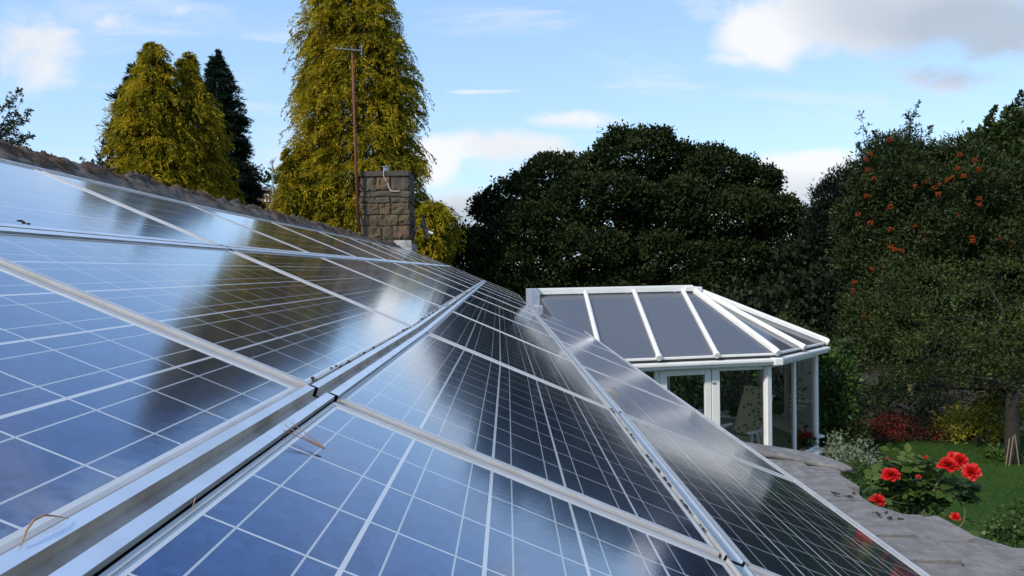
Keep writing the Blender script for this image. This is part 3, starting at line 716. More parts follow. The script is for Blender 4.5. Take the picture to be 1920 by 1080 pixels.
# ------------------------------------------------------------------ the conservatory
GLASS = glass_mat('window_glass')
ROOFG = mat('tinted_roof_glazing', (.150, .162, .195), .09, noise=(.8, (.17, .182, .21), .5), spec=.45)
def translucent(m, amount, col):
    t = NT(m.node_tree); out = t.n['Material Output']; tr = t.node('ShaderNodeBsdfTranslucent'); tr.inputs[0].default_value = (*col, 1)
    ms = t.node('ShaderNodeMixShader'); ms.inputs[0].default_value = amount
    t.link(t.n['Principled BSDF'].outputs[0], ms.inputs[1]); t.link(tr.outputs[0], ms.inputs[2]); t.link(ms.outputs[0], out.inputs[0])
translucent(ROOFG, .50, (.60, .60, .60))
ROOFG.node_tree.nodes['Principled BSDF'].inputs['Coat Weight'].default_value = .9; ROOFG.node_tree.nodes['Principled BSDF'].inputs['Coat Roughness'].default_value = .05
def conservatory():
    zE = H-1.2
    E1 = on_z(1452, 661, zE); E3 = on_z(1543, 641.5, zE)
    q = on_z(1234, 670, zE); a = (E1-q)/np.linalg.norm(E1-q); b = np.array([-a[1], a[0], 0])
    off = float((E3-E1) @ b); W = 2*off+1.75
    E0 = E1-a*2.75
    E4 = E3+b*1.75; E5 = E1+b*W; E6 = E0+b*W
    mid = E1+b*W/2
    def on_ridge(x, y): return on_plane(x, y, mid, b)
    RE = on_ridge(1298, 546); zR = RE[2]
    RS = on_ridge(1008, 548); RS[2] = zR
    con = empty('conservatory', (E1[0]-1.2, E1[1]+1.6, 0), 'white conservatory with grey tinted hipped roof beside the solar roof', 'conservatory')
    up = np.array([0, 0, 1.0])
    # ---- roof glazing and bars: eave points and ridge points
    def ef(x): return on_plane(x, 665, E1, b*-1.0)*np.array([1, 1, 0])+np.array([0, 0, zE])
    fr = [(E0, RS), (ef(1128), on_ridge(1097, 546)), (ef(1234), on_ridge(1188, 545)), (ef(1341.5), on_ridge(1278.5, 544)), (E1, RE)]
    fr = [(e, np.array([r_[0], r_[1], zR])) for e, r_ in fr]
    EM = on_z(1500, 651, zE)
    hip = [(E1, RE), (E1+(E3-E1)*float((EM-E1) @ (E3-E1))/float((E3-E1) @ (E3-E1)), RE+(E3-E1)*.06), (E3, RE+(E3-E1)*.02)]
    mir = lambda p: p + b*(W-2*float((p-E1) @ b))
    back = [(mir(e), mir(r_)) for e, r_ in fr]
    end = [(E3, RE), ((E3+E4)/2, RE), (E4, RE)]
    hip2 = [(E4, RE), (mir(hip[1][0]), RE), (E5, RE)]
    def pane(e0, r0, e1, r1):
        n = np.cross(e1-e0, r0-e0); n /= np.linalg.norm(n); n *= np.sign(n[2])
        m_ = MB(); P = [e0, e1, r1, r0]
        lo = [p-n*.012 for p in P]; hi = [p+n*.012 for p in P]
        if n @ np.cross(P[1]-P[0], P[2]-P[1]) < 0: lo, hi = lo[::-1], hi[::-1]
        m_.hexa(lo+hi); m_.build('roof_pane', ROOFG, con)
    for L in (fr, hip, end, hip2, back):
        for (e0, r0), (e1, r1) in zip(L, L[1:]):
            s0 = (r1-r0); e_ = .03
            pane(e0, r0-(r0-e0)*.02, e1, r1-(r1-e1)*.02+s0*0+1e-4)
    def bar(e, r_, w_=.062, h=.05, cap=True):
        d = (e-r_)/np.linalg.norm(e-r_); sd = np.cross(d, up); sd /= np.linalg.norm(sd); n = np.cross(sd, d)
        if n[2] < 0: n = -n
        m_ = MB(); p, q_ = r_+n*.035, e+n*.035+d*.05
        m_.beam(p, q_, w_, h, n)
        m_.tube([p+n*.022, q_+n*.022], w_*.36, 10)
        if cap: m_.lathe(q_+d*.012-n*.004, [(.001, -.03), (.048, -.03), (.048, .010), (.040, .016), (.001, .018)], 18, d)
        m_.build('glazing_bar', WHITE, con, bevel=.006)
    for (e, r_) in fr[1:-1]+back[1:-1]: bar(e, r_)
    for (e, r_) in (hip[0], hip[2], end[2], hip2[2]): bar(e, r_, .085, .055)
    for (e, r_) in (hip[1], end[1], hip2[1]): bar(e, r_, .055, .045)
    # ridge beam, end block, upstand
    m_ = MB(); m_.beam(RS+up*.045, RE+up*.045, .13, .085); m_.beam(RS+up*.094, RE+up*.094, .05, .014)
    m_.build('ridge_beam', WHITE, con, bevel=.01)
    m_ = MB(); m_.beam(RE+up*.043-a*.16, RE+up*.030+a*.13, .20, .080); m_.build('ridge_end_cap', WHITE, con, bevel=.012)
    m_ = MB(); m_.box(RS-a*.075+up*(.10-.45), (.15, .34, .9), [a, b, up]); m_.box(RS-a*.075-b*.3-up*.42, (.10, .35, .55), [a, b, up]); m_.build('lead_upstand', LEAD, con, bevel=.01)
    # ---- eaves: pane-edge strip, gutter
    poly = [E0, E1, E3, E4, E5, E6]
    cen = mid-a*.5
    def outw(p, q_):
        d = (q_-p)/np.linalg.norm(q_-p); n = np.array([d[1], -d[0], 0]); return d, n
    def strip(name, o0, z0, w_, h, mt, ext=0.0, bev=.008):
        m_ = MB()
        for k, (p, q_) in enumerate(zip(poly, poly[1:])):
            d, n = outw(p, q_); jog = .0015*(k % 2)
            m_.beam(p+n*o0+up*(z0+jog)-d*ext, q_+n*o0+up*(z0+jog)+d*ext, w_, h-jog)
        m_.build(name, mt, con, bevel=bev)
    strip('eaves_trim', .012, -.018, .03, .034, WHITE, .005)
    strip('eaves_shadow_strip', -.03, -.055, .05, .05, mat('painted_gap_shadow', (.05, .05, .05), .8), 0)  # near-black strip paints in the shadow between pane edge and gutter
    strip('gutter', .045, -.098, .115, .052, WHITE, .045, .014)
    strip('gutter_lip', .03, -.143, .085, .034, WHITE, .035, .008)
    strip('head_beam', -.055, -.150, .075, .08, WHITE, 0)
    # union brackets on the gutter at the corner
    m_ = MB(); d, n = outw(E0, E1); m_.box(E1+n*.05+up*-.115, (.13, .15, .10), [a, b, up]); m_.build('gutter_joint', WHITE, con, bevel=.012)
    # ---- walls: everything set back .07 from the eaves line
    SB = -.10; zT = zE-.185; ZS = [H-2.85, H-2.85, H-2.66, H-2.66, H-2.66]; zS = ZS[0]; FLR = .10
    walls = []
    inner = []
    for k, (p, q_) in enumerate(zip(poly, poly[1:])):
        d, n = outw(p, q_); walls.append((p+n*SB, q_+n*SB, d, n))
    def corner(k):    # intersection of wall lines k and k+1
        p, _, d, _ = walls[k]; r_, _, e, _ = walls[k+1]
        A = np.array([[d[0], -e[0]], [d[1], -e[1]]]); s = np.linalg.solve(A, (r_-p)[:2]); return p+d*s[0]
    cs = [walls[0][0]]+[corner(k) for k in range(4)]+[walls[4][1]]
    def wx(k, x, y=760):      # point on wall k under photo column x
        p, _, d, n = walls[k]; return on_plane(x, y, p, n)*np.array([1, 1, 0])
    def post(p, w_, dep, d, n, z0=zS, z1=zT, name='post', mt=WHITE, bev=.008):
        m_ = MB(); m_.box(np.array([p[0], p[1], (z0+z1)/2]), (w_, dep, z1-z0), [d, n, up]); m_.build(name, mt, con, bevel=bev)
    def pane_v(p, q_, z0=zS, z1=zT):
        m_ = MB(); m_.add([np.array([p[0], p[1], z0]), np.array([q_[0], q_[1], z0]), np.array([q_[0], q_[1], z1]), np.array([p[0], p[1], z1])], [(0, 1, 2, 3)]); m_.build('window_pane', GLASS, con)
    # dwarf wall, inner lining, sill
    DWM = mat('dwarf_wall_stone', (.30, .26, .21), .9, noise=(5, (.2, .17, .14), .7), bump=(16, .5)); ILM = mat('inner_wall_paint', (.52, .52, .48), .6)
    for k in range(5):
        p, q_, (d, n) = cs[k], cs[k+1], walls[k][2:]; zS = ZS[k]
        if k == 0:    # the door interrupts the front wall
            segs = [(p, wx(0, 1232)), (wx(0, 1349), q_)]
        else: segs = [(p, q_)]
        for s, e in segs:
            s = np.array([s[0], s[1], 0]); e = np.array([e[0], e[1], 0]); dw = MB(); il = MB(); si = MB(); sj = MB()
            dw.beam(s+n*-.02+up*(zS-.05)/2, e+n*-.02+up*(zS-.05)/2, .12, zS-.05)
            il.beam(s-n*.095+up*(zS-.06)/2, e-n*.095+up*(zS-.06)/2, .025, zS-.06)
            si.beam(s+n*.035+up*(zS-.022), e+n*.035+up*(zS-.022)+d*.09, .24, .04)
            sj.beam(s-n*.165+up*(zS-.0205), e-n*.165+up*(zS-.0205), .15, .030)
            dw.build('dwarf_wall', DWM, con); il.build('inner_lining', ILM, con); si.build('sill', WHITE, con, bevel=.008); sj.build('inner_sill', WHITE, con, bevel=.006)
    fl = MB(); n_ = len(cs); fl.add([np.array([c[0], c[1], FLR]) for c in cs], [tuple(range(n_))]); fl.build('floor', mat('tiled_floor', (.17, .15, .125), .5, noise=(3, (.12, .105, .09), .6)), con)
    zS = ZS[0]
    # front wall
    d0, n0 = walls[0][2:]
    def span(x0, x1): p, q_ = wx(0, x0), wx(0, x1); return (p+q_)/2, np.linalg.norm(q_-p)
    c, w_ = span(1226.5, 1235); post(c, w_, .06, d0, n0)
    pane_v(cs[0]*np.array([1, 1, 0]), wx(0, 1227)); pane_v(wx(0, 1348), wx(0, 1431))
    c, w_ = span(1431.5, 1445); post(c, w_, .08, d0, n0)
    k_ = cs[1]; cd = (walls[0][2]+walls[1][2]); cd /= np.linalg.norm(cd); cn = np.array([cd[1], -cd[0], 0])
    post(np.array([k_[0], k_[1], 0])+n0*.004-d0*.03, .085, .10, cd, cn, name='corner_post', bev=.006)
    c, w_ = span(1349.5, 1431); m_ = MB(); m_.box(np.array([c[0], c[1], zT-.025]), (w_, .05, .05), [d0, n0, up]); m_.build('window_frame', WHITE, con, bevel=.006); m_ = MB(); m_.box(np.array([c[0], c[1], zS+.025]), (w_, .05, .05), [d0, n0, up]); m_.build('window_frame', WHITE, con, bevel=.006)
    # door > frame pieces, glass, handle
    dr = MB()
    ztop = zT-.01
    c, w_ = span(1235.5, 1250); dr.box(np.array([c[0], c[1], (.2+ztop)/2]), (w_, .06, ztop-.2), [d0, n0, up])
    c, w_ = span(1320.5, 1332.5); dr.box(np.array([c[0], c[1], (.2+ztop)/2]), (w_, .06, ztop-.2), [d0, n0, up])
    zg = on_plane(1285, 703.5, walls[0][0], n0)[2]
    c, w_ = span(1250, 1320.5); dr.box(np.array([c[0], c[1], (zg+ztop)/2]), (w_, .0585, ztop-zg), [d0, n0, up]); dr.box(np.array([c[0], c[1], .375]), (w_, .0585, .35), [d0, n0, up])
    door = dr.build('door', CREAM, con, bevel=.006)
    dbase = con.location
    def sub(mb_, name, mt):
        o = link(name, mb_.mesh(name), mt); o.parent = door; o.data.transform(Matrix.Translation(-Vector(dbase))); return o
    g = MB(); p, q_ = wx(0, 1250), wx(0, 1320.5); g.add([np.array([p[0], p[1], .55]), np.array([q_[0], q_[1], .55]), np.array([q_[0], q_[1], zg]), np.array([p[0], p[1], zg])], [(0, 1, 2, 3)]); sub(g, 'door_glass', GLASS)
    c, w_ = span(1333.5, 1348); m_ = MB(); m_.box(np.array([c[0], c[1], (.15+zT)/2]), (w_, .075, zT-.15), [d0, n0, up]); m_.build('door_post', CREAM, con, bevel=.006)
    h = MB(); p = on_plane(1336, 717, walls[0][0], n0)+n0*.045; h.beam(p-d0*.025, p+d0*.03, .012, .018); sub(h, 'handle', GREYMETAL)
    h = MB(); p = on_plane(1342.5, 685.5, walls[0][0], n0)+n0*.06; h.ball(p, .016, 10, 8); h.build('gutter_stop', DARKRUB, con)
    # angled side facing us on the right
    d1, n1 = walls[1][2:]
    c1 = wx(1, 1488.5); post(c1, .055, .06, d1, n1, name='mullion')
    e1_ = cs[2]; post(np.array([e1_[0], e1_[1], 0])-d1*.02, .085, .085, d1, n1, name='corner_post', bev=.015)
    pane_v(cs[1]*np.array([1, 1, 0]), c1); pane_v(c1, e1_*np.array([1, 1, 0]))
    for z_ in (zT-.02, zS+.02): p, q_ = cs[1]*np.array([1, 1, 0])+up*z_, cs[2]*np.array([1, 1, 0])+up*z_; m_ = MB(); m_.beam(p+d1*.05, q_-d1*.07, .05, .04); m_.build('window_frame', WHITE, con, bevel=.006)
    zS = ZS[4]
    for k in (2, 3, 4):
        d, n = walls[k][2:]; p, q_ = cs[k]*np.array([1, 1, 0]), cs[k+1]*np.array([1, 1, 0]); L = np.linalg.norm(q_-p); ns = max(2, round(L/.85))
        for s in range(1, ns): post(p+(q_-p)*s/ns, .06, .06, d, n, zS, name='mullion')
        post(q_, .10, .10, d, n, zS, name='corner_post')
        for z_ in (zT-.025, zS+.025): m_ = MB(); m_.beam(p+d*.05+up*z_, q_-d*.05+up*z_, .052, .05); m_.build('window_frame', WHITE, con, bevel=.006)
        pane_v(p, q_, zS)
    return dict(zS=zS, FLR=FLR, a=a, b=b, E1=E1, E3=E3, W=W, cs=cs, walls=walls)
CON = conservatory()

def inside():
    # reclining chair
    FLR = CON['FLR']
    cen = at(1404, 803, 11.75); c0 = np.array([cen[0]-.14, cen[1], FLR])
    f = np.array([-.77, -.64, 0]); f /= np.linalg.norm(f); l = np.array([-f[1], f[0], 0])*-1; up = np.array([0, 0, 1.0])
    if l[0] < 0: l = -l
    armz = cen[2]-FLR
    ch = empty('garden_chair', c0, 'white plastic garden chair with leaf patterned cushion inside the conservatory', 'chair')
    W = MB()
    def pt(x, y, z): return c0+f*x+l*y+up*z
    for s in (-1, 1):
        m_ = MB(); m_.beam(pt(-.22, s*.29, armz), pt(.27, s*.29, armz), .065, .035); m_.build('armrest', WHITE, ch, bevel=.012)
        for (x0, x1) in ((.14, .27), (.02, -.20)):
            m_ = MB(); m_.beam(pt(x0, s*.29, armz-.02), pt(x1, s*.30, 0.0), .045, .05); m_.build('leg', WHITE, ch, bevel=.008)
    zs = .40*armz/.62+.03
    m_ = MB(); m_.beam(pt(.25, 0, zs), pt(-.25, 0, zs-.04), .52, .035); m_.build('seat', WHITE, ch, bevel=.01)
    m_ = MB(); m_.beam(pt(-.22, 0, zs), pt(-.56, 0, zs+.70), .50, .03, (f*.9+up*.4)); m_.build('backrest', WHITE, ch, bevel=.01)
    cu = bpy.data.materials.new('leaf_print_fabric'); cu.use_nodes = True; t = NT(cu.node_tree); p = t.n['Principled BSDF']
    v = t.node('ShaderNodeTexVoronoi'); v.inputs['Scale'].default_value = 15; tc = t.node('ShaderNodeTexCoord'); t.link(tc.outputs['Object'], v.inputs['Vector'])
    n = t.noise(tc.outputs['Object'], 22, 2.0)
    k = t.m('LESS_THAN', t.m('ADD', v.outputs['Distance'], t.m('MULTIPLY', n, .25)), .47)
    t.put(p.inputs['Base Color'], t.mix(k, (.52, .48, .32), (.10, .115, .05))); p.inputs['Roughness'].default_value = .9
    m_ = MB(); m_.beam(pt(.27, 0, zs+.055), pt(-.20, 0, zs+.03), .50, .075); m_.beam(pt(-.19, 0, zs+.08), pt(-.53, 0, zs+.80), .49, .075, (f*.9+up*.4))
    m_.build('cushion', cu, ch, bevel=.03)
    # vase of flowers on the far sill
    vb = at(1379, 777, 13.55); zb = CON['zS']; vb[2] = zb-.003
    vs = empty('flower_vase', vb, 'dark green vase of purple and yellow flowers on the conservatory sill', 'vase')
    m_ = MB(); m_.lathe(vb, [(.001, .0), (.085, 0), (.10, .03), (.125, .18), (.13, .26), (.115, .262), (.11, .2), (.001, .2)], 24); m_.build('vase', mat('dark_green_glaze', (.012, .035, .03), .25), vs, smooth=True)
    bl = [at(1379, 738, 13.5)]
    P = rng.normal(size=(420, 3))*[.19, .16, .14]+vb+[.0, 0, .40]
    D = P-vb-[0, 0, .15]; D /= np.linalg.norm(D, axis=1, keepdims=True)
    V, Fq = leaf_arrays(P, D+rng.normal(size=P.shape)*.5, rng.normal(size=P.shape), rng.uniform(.04, .08, 420), rng.uniform(.025, .05, 420))
    link('flowers', np_mesh('flowers', V, Fq), leaf_mat('mauve_petals', [(.04, .03, .06), (.10, .085, .14), (.15, .13, .19)], .2), vs)
    P = np.concatenate([rng.normal(size=(60, 3))*[.05, .05, .12]+vb+[-.10, 0, .62], rng.normal(size=(60, 3))*[.05, .05, .07]+vb+[.19, 0, .50]]); 
    V, Fq = leaf_arrays(P, rng.normal(size=P.shape)*.6+[0, 0, 1], rng.normal(size=P.shape), rng.uniform(.03, .06, 120), rng.uniform(.02, .04, 120))
    link('yellow_flowers', np_mesh('yellow_flowers', V, Fq), leaf_mat('yellow_petals', [(.14, .16, .04), (.40, .38, .14), (.5, .5, .35)], .3), vs)
    # pot of red geraniums by the side window
    pb = at(1506, 857, 11.75)
    pot = empty('geranium_pot', pb, 'red geranium in a brown pot behind the conservatory side window', 'pot plant')
    m_ = MB(); m_.lathe(pb, [(.001, 0), (.075, 0), (.10, .15), (.108, .152), (.108, .18), (.095, .18), (.09, .15), (.001, .15)], 24); m_.build('pot', mat('brown_pot', (.16, .085, .03), .6), pot, smooth=True)
    st = MB()
    for s in ((-.09, -.09), (.09, -.09), (.09, .09), (-.09, .09)):
        st.beam(np.array([pb[0]+s[0], pb[1]+s[1], FLR]), np.array([pb[0]+s[0], pb[1]+s[1], pb[2]-.03]), .025, .025, (1, 0, 0))
    st.box((pb[0], pb[1], pb[2]-.016), (.24, .24, .026)); tag(st.build('plant_stand', WHITE, off=(pb[0], pb[1], FLR)), 'low white stand under the geranium pot inside the conservatory', 'stand')
    P = rng.normal(size=(160, 3))*[.09, .09, .045]+pb+[0, 0, .23]
    V, Fq = leaf_arrays(P, rng.normal(size=P.shape)+[0, 0, .3], rng.normal(size=P.shape)*.5+[0, 0, 1], rng.uniform(.04, .07, 160), rng.uniform(.04, .06, 160)); link('leaves', np_mesh('leaves', V, Fq), leaf_mat('geranium_leaf', [(.03, .07, .02), (.08, .13, .05)], .2), pot)
    for c in ((-.08, -.04, .33), (.02, -.06, .36), (.10, .0, .33), (.0, .06, .35)):
        P = rng.normal(size=(60, 3))*.024+pb+c; D = rng.normal(size=P.shape)
        V, Fq = leaf_arrays(P, D, rng.normal(size=P.shape), rng.uniform(.02, .03, 60), rng.uniform(.018, .03, 60)); link('bloom', np_mesh('bloom', V, Fq), leaf_mat('geranium_red', [(.40, .015, .02), (.60, .03, .04)], .2), pot)
inside()

# ------------------------------------------------------------------ trees and plants
def norm(a): return a/(np.linalg.norm(a, axis=-1, keepdims=True)+1e-9)
def blob_geo(b):
    px, py, rx_, ry_, dep = b[:5]; c = at(px, py, dep); X = rx_*dep*PXM; Z = ry_*dep*PXM
    Yr = b[5] if len(b) > 5 else (X+Z)/2
    return c, np.array([X, Yr, Z])
def foliage(blobs, L, Wd, cr, per, cover, up=.25, outw=.8, spread=.6, shell=(.6, 1.03), flat=1.0, zmin=.12, droop=.0, lumps=None):
    geo = [blob_geo(b) for b in blobs]; Ps, Ds = [], []
    if lumps:
        sub = []
        for c, r_ in geo:
            d = norm(rng.normal(size=(lumps[0], 3))); 
            for q in d:
                e = lumps[1]*random.uniform(.75, 1.2); sub.append((c+q*r_*(1.04-e), np.full(3, r_.min()*e)*[1.15, 1.15, .85]))
        core = [(c, r_*(1.0-.9*lumps[1])) for c, r_ in geo]
        sub = [q for q in sub if sum((((q[0]-c)/r_)**2).sum() < .45 for c, r_ in geo) <= 1]
        geo = sub+core
    for i, (c, r_) in enumerate(geo):
        ar = 4*math.pi*((r_[0]*r_[1])**1.6/3+(r_[0]*r_[2])**1.6/3+(r_[1]*r_[2])**1.6/3)**(1/1.6)
        n = max(6, int(cover*ar/(math.pi*cr*cr)))
        d = norm(rng.normal(size=(n, 3))); rr = shell[0]+(shell[1]-shell[0])*rng.random(n)**.55
        q = c+d*rr[:, None]*r_
        keep = q[:, 2] > zmin
        for k, (c2, r2) in enumerate(geo):
            if k != i: keep &= (((q-c2)/r2)**2).sum(1) > .50
        q, d = q[keep], d[keep]
        if len(q) == 0: continue
        m = len(q)*per
        idx = np.repeat(np.arange(len(q)), per)
        g = rng.normal(size=(m, 3)); g[:, 2] *= flat
        Ps.append(q[idx]+g*cr*.55); Ds.append(norm(d[idx]*outw+rng.normal(size=(m, 3))*spread+np.array([0, 0, up])))
    P = np.concatenate(Ps); D = np.concatenate(Ds); k = P[:, 2] > zmin*.5; P, D = P[k], D[k]; n = len(P)
    N = norm(rng.normal(size=(n, 3))*.8+np.array([0, 0, 1.0]))
    return leaf_arrays(P, D, N, L*rng.uniform(.6, 1.3, n), Wd*rng.uniform(.6, 1.3, n), droop=droop)
def limbs(mb, base, tops, r0, bend=.15):
    for tp in tops:
        d = tp-base; pts = []; k = 6; L = np.linalg.norm(d)
        side = rng.normal(size=3)*bend*L*[1, 1, .2]
        for i in range(k+1):
            t_ = i/k; pts.append(base+d*t_+side*math.sin(math.pi*t_)*.5)
        mb.tube(pts, [r0*(1-.85*(i/k)) for i in range(k+1)], 7)
def plant(name, label, cat, blobs, lm, base, L, Wd, cr, per, cover, group=None, trunk=None, nl=7, bark=BARK, crown='crown', extra=None, **kw):
    """one tree or shrub: crown of leaves, trunk with limbs reaching into the crown"""
    base = np.array(base, float); t = empty(name, base, label, cat, group)
    V, Fq = foliage(blobs, L, Wd, cr, per, cover, **kw)
    link(crown, np_mesh(crown, V, Fq), lm, t)
    if trunk:
        mb = MB(); fork = base+np.array([0, 0, trunk[1]])
        mb.tube([base-[0, 0, .05], base+(fork-base)*.15, base+(fork-base)*.6, fork], [trunk[0]*1.5, trunk[0]*1.08, trunk[0]*.95, trunk[0]*.85], 12)
        tops = []
        g = [blob_geo(b) for b in blobs]
        for k in range(nl):
            c, r_ = g[k % len(g)]; tops.append(c+rng.normal(size=3)*r_*.35)
        limbs(mb, fork, tops, trunk[0]*.55); mb.build('trunk', bark, t, smooth=True)
    return t

# colours ------------------------------------------------------------
GOLD = leaf_mat('golden_conifer_sprays', [(.046, .062, .005), (.150, .142, .009), (.36, .275, .013), (.60, .45, .03)], .42, .7, .10)
DKGRN = leaf_mat('dark_conifer_sprays', [(.008, .016, .010), (.014, .030, .018), (.022, .045, .026)], .15, .6)
SYC = leaf_mat('dark_broad_leaves', [(.007, .013, .005), (.014, .024, .008), (.027, .038, .012), (.042, .045, .015)], .15, .7, .06)
PINE = leaf_mat('black_green_needles', [(.005, .009, .005), (.010, .017, .009)], .1, .6)
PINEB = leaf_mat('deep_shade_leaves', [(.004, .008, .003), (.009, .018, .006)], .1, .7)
ROWAN = leaf_mat('rowan_leaves', [(.008, .015, .005), (.017, .031, .008), (.034, .050, .012), (.045, .042, .014)], .2, .6)
TALLR = leaf_mat('fresh_green_leaves', [(.014, .026, .007), (.030, .050, .012), (.060, .070, .016)], .3, .5)
OLIVE = leaf_mat('olive_leaves', [(.015, .026, .006), (.033, .048, .010), (.078, .092, .020)], .25, .55)
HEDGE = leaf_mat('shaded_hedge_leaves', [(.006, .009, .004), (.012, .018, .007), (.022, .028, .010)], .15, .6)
CLIMB = leaf_mat('glossy_green_leaves', [(.020, .042, .010), (.038, .075, .016), (.070, .110, .026)], .25, .4)
VARI = leaf_mat('grey_green_variegated_leaves', [(.05, .075, .045), (.12, .15, .09), (.26, .29, .20)], .2, .6)
YELLO = leaf_mat('yellow_green_leaves', [(.10, .13, .018), (.26, .25, .030), (.46, .41, .055)], .3, .6)
TWIGL = leaf_mat('small_dark_leaves', [(.020, .035, .016), (.035, .055, .024)], .2, .5)

def conifer(name, label, prof, dep, base_px, n_cl, per, lm, L=(.16, .34), Wd=(.035, .07), hang=1.0, csz=.5, shoots=0, group=None, lean=0.0, rmin=.74):
    """prof: photo rows of the silhouette (y, left x, right x); the tree is round, at its own distance"""
    ys = np.array([p[0] for p in prof], float)
    cxs = np.array([(p[1]+p[2])/2 for p in prof]); rad = np.array([(p[2]-p[1])/2 for p in prof])*dep*PXM
    zz = np.array([at(c, y, dep)[2] for c, y in zip(cxs, ys)]); xx = np.array([at(c, y, dep)[0] for c, y in zip(cxs, ys)])
    o = np.argsort(zz); zz, xx, rad = zz[o], xx[o], rad[o]
    # carry the skirt down to the ground
    zz = np.concatenate([[.4], zz]); xx = np.concatenate([[xx[0]], xx]); rad = np.concatenate([[rad[0]*.95], rad])
    base = np.array([xx[0], dep, 0.0]); t = empty(name, base, label, 'tree', group)
    zs = np.linspace(zz[0], zz[-1], 400); rs = np.interp(zs, zz, rad); xs = np.interp(zs, zz, xx)
    pr = rs+.12*rs.max(); pr /= pr.sum()
    k = rng.choice(400, n_cl, p=pr); th_ = rng.random(n_cl)*2*math.pi
    # branches come in drooping tiers; each clump is one hanging spray
    rr = rs[k]*.93*(rmin+(1.02-rmin)*rng.random(n_cl)**.6)
    outd = np.stack([np.cos(th_), np.sin(th_), np.zeros(n_cl)], 1)
    bump = 1+.26*(vnoise(np.stack([np.cos(th_)*1.5+5, np.sin(th_)*1.5+5, zs[k]*.55], 1), 1.6, 11)-.5)*2
    C = np.stack([xs[k], np.full(n_cl, dep), zs[k]], 1)+outd*(rr*bump)[:, None]
    side = np.stack([-outd[:, 1], outd[:, 0], outd[:, 2]], 1)
    NS = 7                                              # strands per spray
    sc = csz*(.6+.8*rng.random(n_cl))*np.clip(.18+rr/(rs.max()*.55), .24, 1.0)
    yaw = rng.normal(size=n_cl)*.5
    o2 = outd*np.cos(yaw)[:, None]+side*np.sin(yaw)[:, None]; s2 = np.stack([-o2[:, 1], o2[:, 0], o2[:, 2]], 1)
    latS = (np.linspace(-1, 1, NS)[None, :]*.46+rng.normal(size=(n_cl, NS))*.07); lenS = .65+.5*rng.random((n_cl, NS)); dipS = rng.normal(size=(n_cl, NS))*.06
    i = np.repeat(np.arange(n_cl), per); m = len(i); q = rng.integers(0, NS, m)
    s = rng.random(m)**.85*lenS[i, q]                   # along the strand
    lat = latS[i, q]*(.55+.45*np.minimum(s*1.6, 1))
    P = C[i]+(o2[i]*(s*.80-.12*s*s-.35)[:, None]+s2[i]*lat[:, None]+np.array([0, 0, 1])*((.16+.10*s-hang*.52*s**2.6-.6*lat*lat+dipS[i, q])[:, None]))*sc[i][:, None]
    P += rng.normal(size=(m, 3))*.022*np.array([1, 1, .7])
    D = norm(o2[i]*(.75-.25*s)[:, None]+s2[i]*(latS[i, q]*.9+rng.normal(size=m)*.42)[:, None]+np.array([0, 0, -1.0])*(hang*(.10+1.0*s*s))[:, None]+rng.normal(size=(m, 3))*.20+np.array([0, 0, (1-hang)*.8]))
    # the inner foliage behind the hanging sprays
    nf = int(n_cl*per*.22); kf = rng.choice(400, nf, p=pr); tf = rng.random(nf)*6.2832; rf = rs[kf]*rng.uniform(.35, .72, nf)
    P = np.concatenate([P, np.stack([xs[kf]+np.cos(tf)*rf, dep+np.sin(tf)*rf, zs[kf]-.15], 1)]); D = np.concatenate([D, norm(np.stack([np.cos(tf), np.sin(tf), rng.normal(size=nf)*.6-.5*hang], 1)+rng.normal(size=(nf, 3))*.5)])
    keep = P[:, 2] > .1; P, D = P[keep], D[keep]; m = len(P)
    big = np.where(np.arange(m) > n_cl*per*.98, 1.7, 1.0)
    V, Fq = leaf_arrays(P, D, norm(rng.normal(size=(m, 3))+np.array([0, -.2, .6])), rng.uniform(*L, m)*big, rng.uniform(*Wd, m)*big, fold=.10)
    link('crown', np_mesh('crown', V, Fq), lm, t)
    mb = MB(); zt = zz[-1]
    mb.tube([np.array([xx[0], dep, -.05]), np.array([np.interp(zt*.5, zz, xx), dep, zt*.5]), np.array([xx[-1], dep, zt-.15])], [.03*zt*.55+.08, .02*zt*.5, .02], 10)
    for q in range(60):
        z_ = random.uniform(.8, zt*.95); r_ = np.interp(z_, zz, rad)*.8; a_ = random.uniform(0, 6.28); x_ = np.interp(z_, zz, xx)
        p = np.array([x_, dep, z_]); e = p+np.array([math.cos(a_)*r_, math.sin(a_)*r_, .1*r_]); mb.tube([p, (p+e)/2+[0, 0, .12*r_], e], [.035, .022, .008], 5)
    mb.build('trunk', BARK, t, smooth=True)
    return t
PR_TALL = [(-150, 645, 668), (-110, 628, 690), (-60, 610, 702), (0, 592, 722), (40, 582, 748), (75, 574, 752), (110, 572, 760), (145, 572, 776), (180, 570, 776), (215, 557, 778), (260, 549, 785), (300, 554, 797), (350, 550, 803), (400, 548, 812), (440, 545, 818), (500, 540, 825)]
conifer('golden_conifer', 'tallest golden weeping conifer, rising behind the stone chimney', PR_TALL, 26.0, (680, 480), 1250, 210, GOLD, (.08, .17), (.020, .038), 1.0, 1.02, group='golden conifers behind the house')
conifer('golden_conifer', 'small golden conifer bush reaching right of the satellite dish', [(384, 800, 822), (396, 786, 838), (415, 776, 846), (440, 770, 842), (480, 770, 828), (520, 775, 815)], 23.5, (800, 480), 260, 140, GOLD, (.08, .17), (.02, .04), 1.0, .75, group='golden conifers behind the house')
conifer('golden_conifer', 'small golden conifer tucked left of the tallest conifer', [(281, 538, 543), (305, 531, 552), (335, 526, 566), (370, 524, 575), (420, 520, 585)], 24.0, (545, 420), 230, 140, GOLD, (.08, .17), (.02, .04), 1.0, .7, group='golden conifers behind the house')
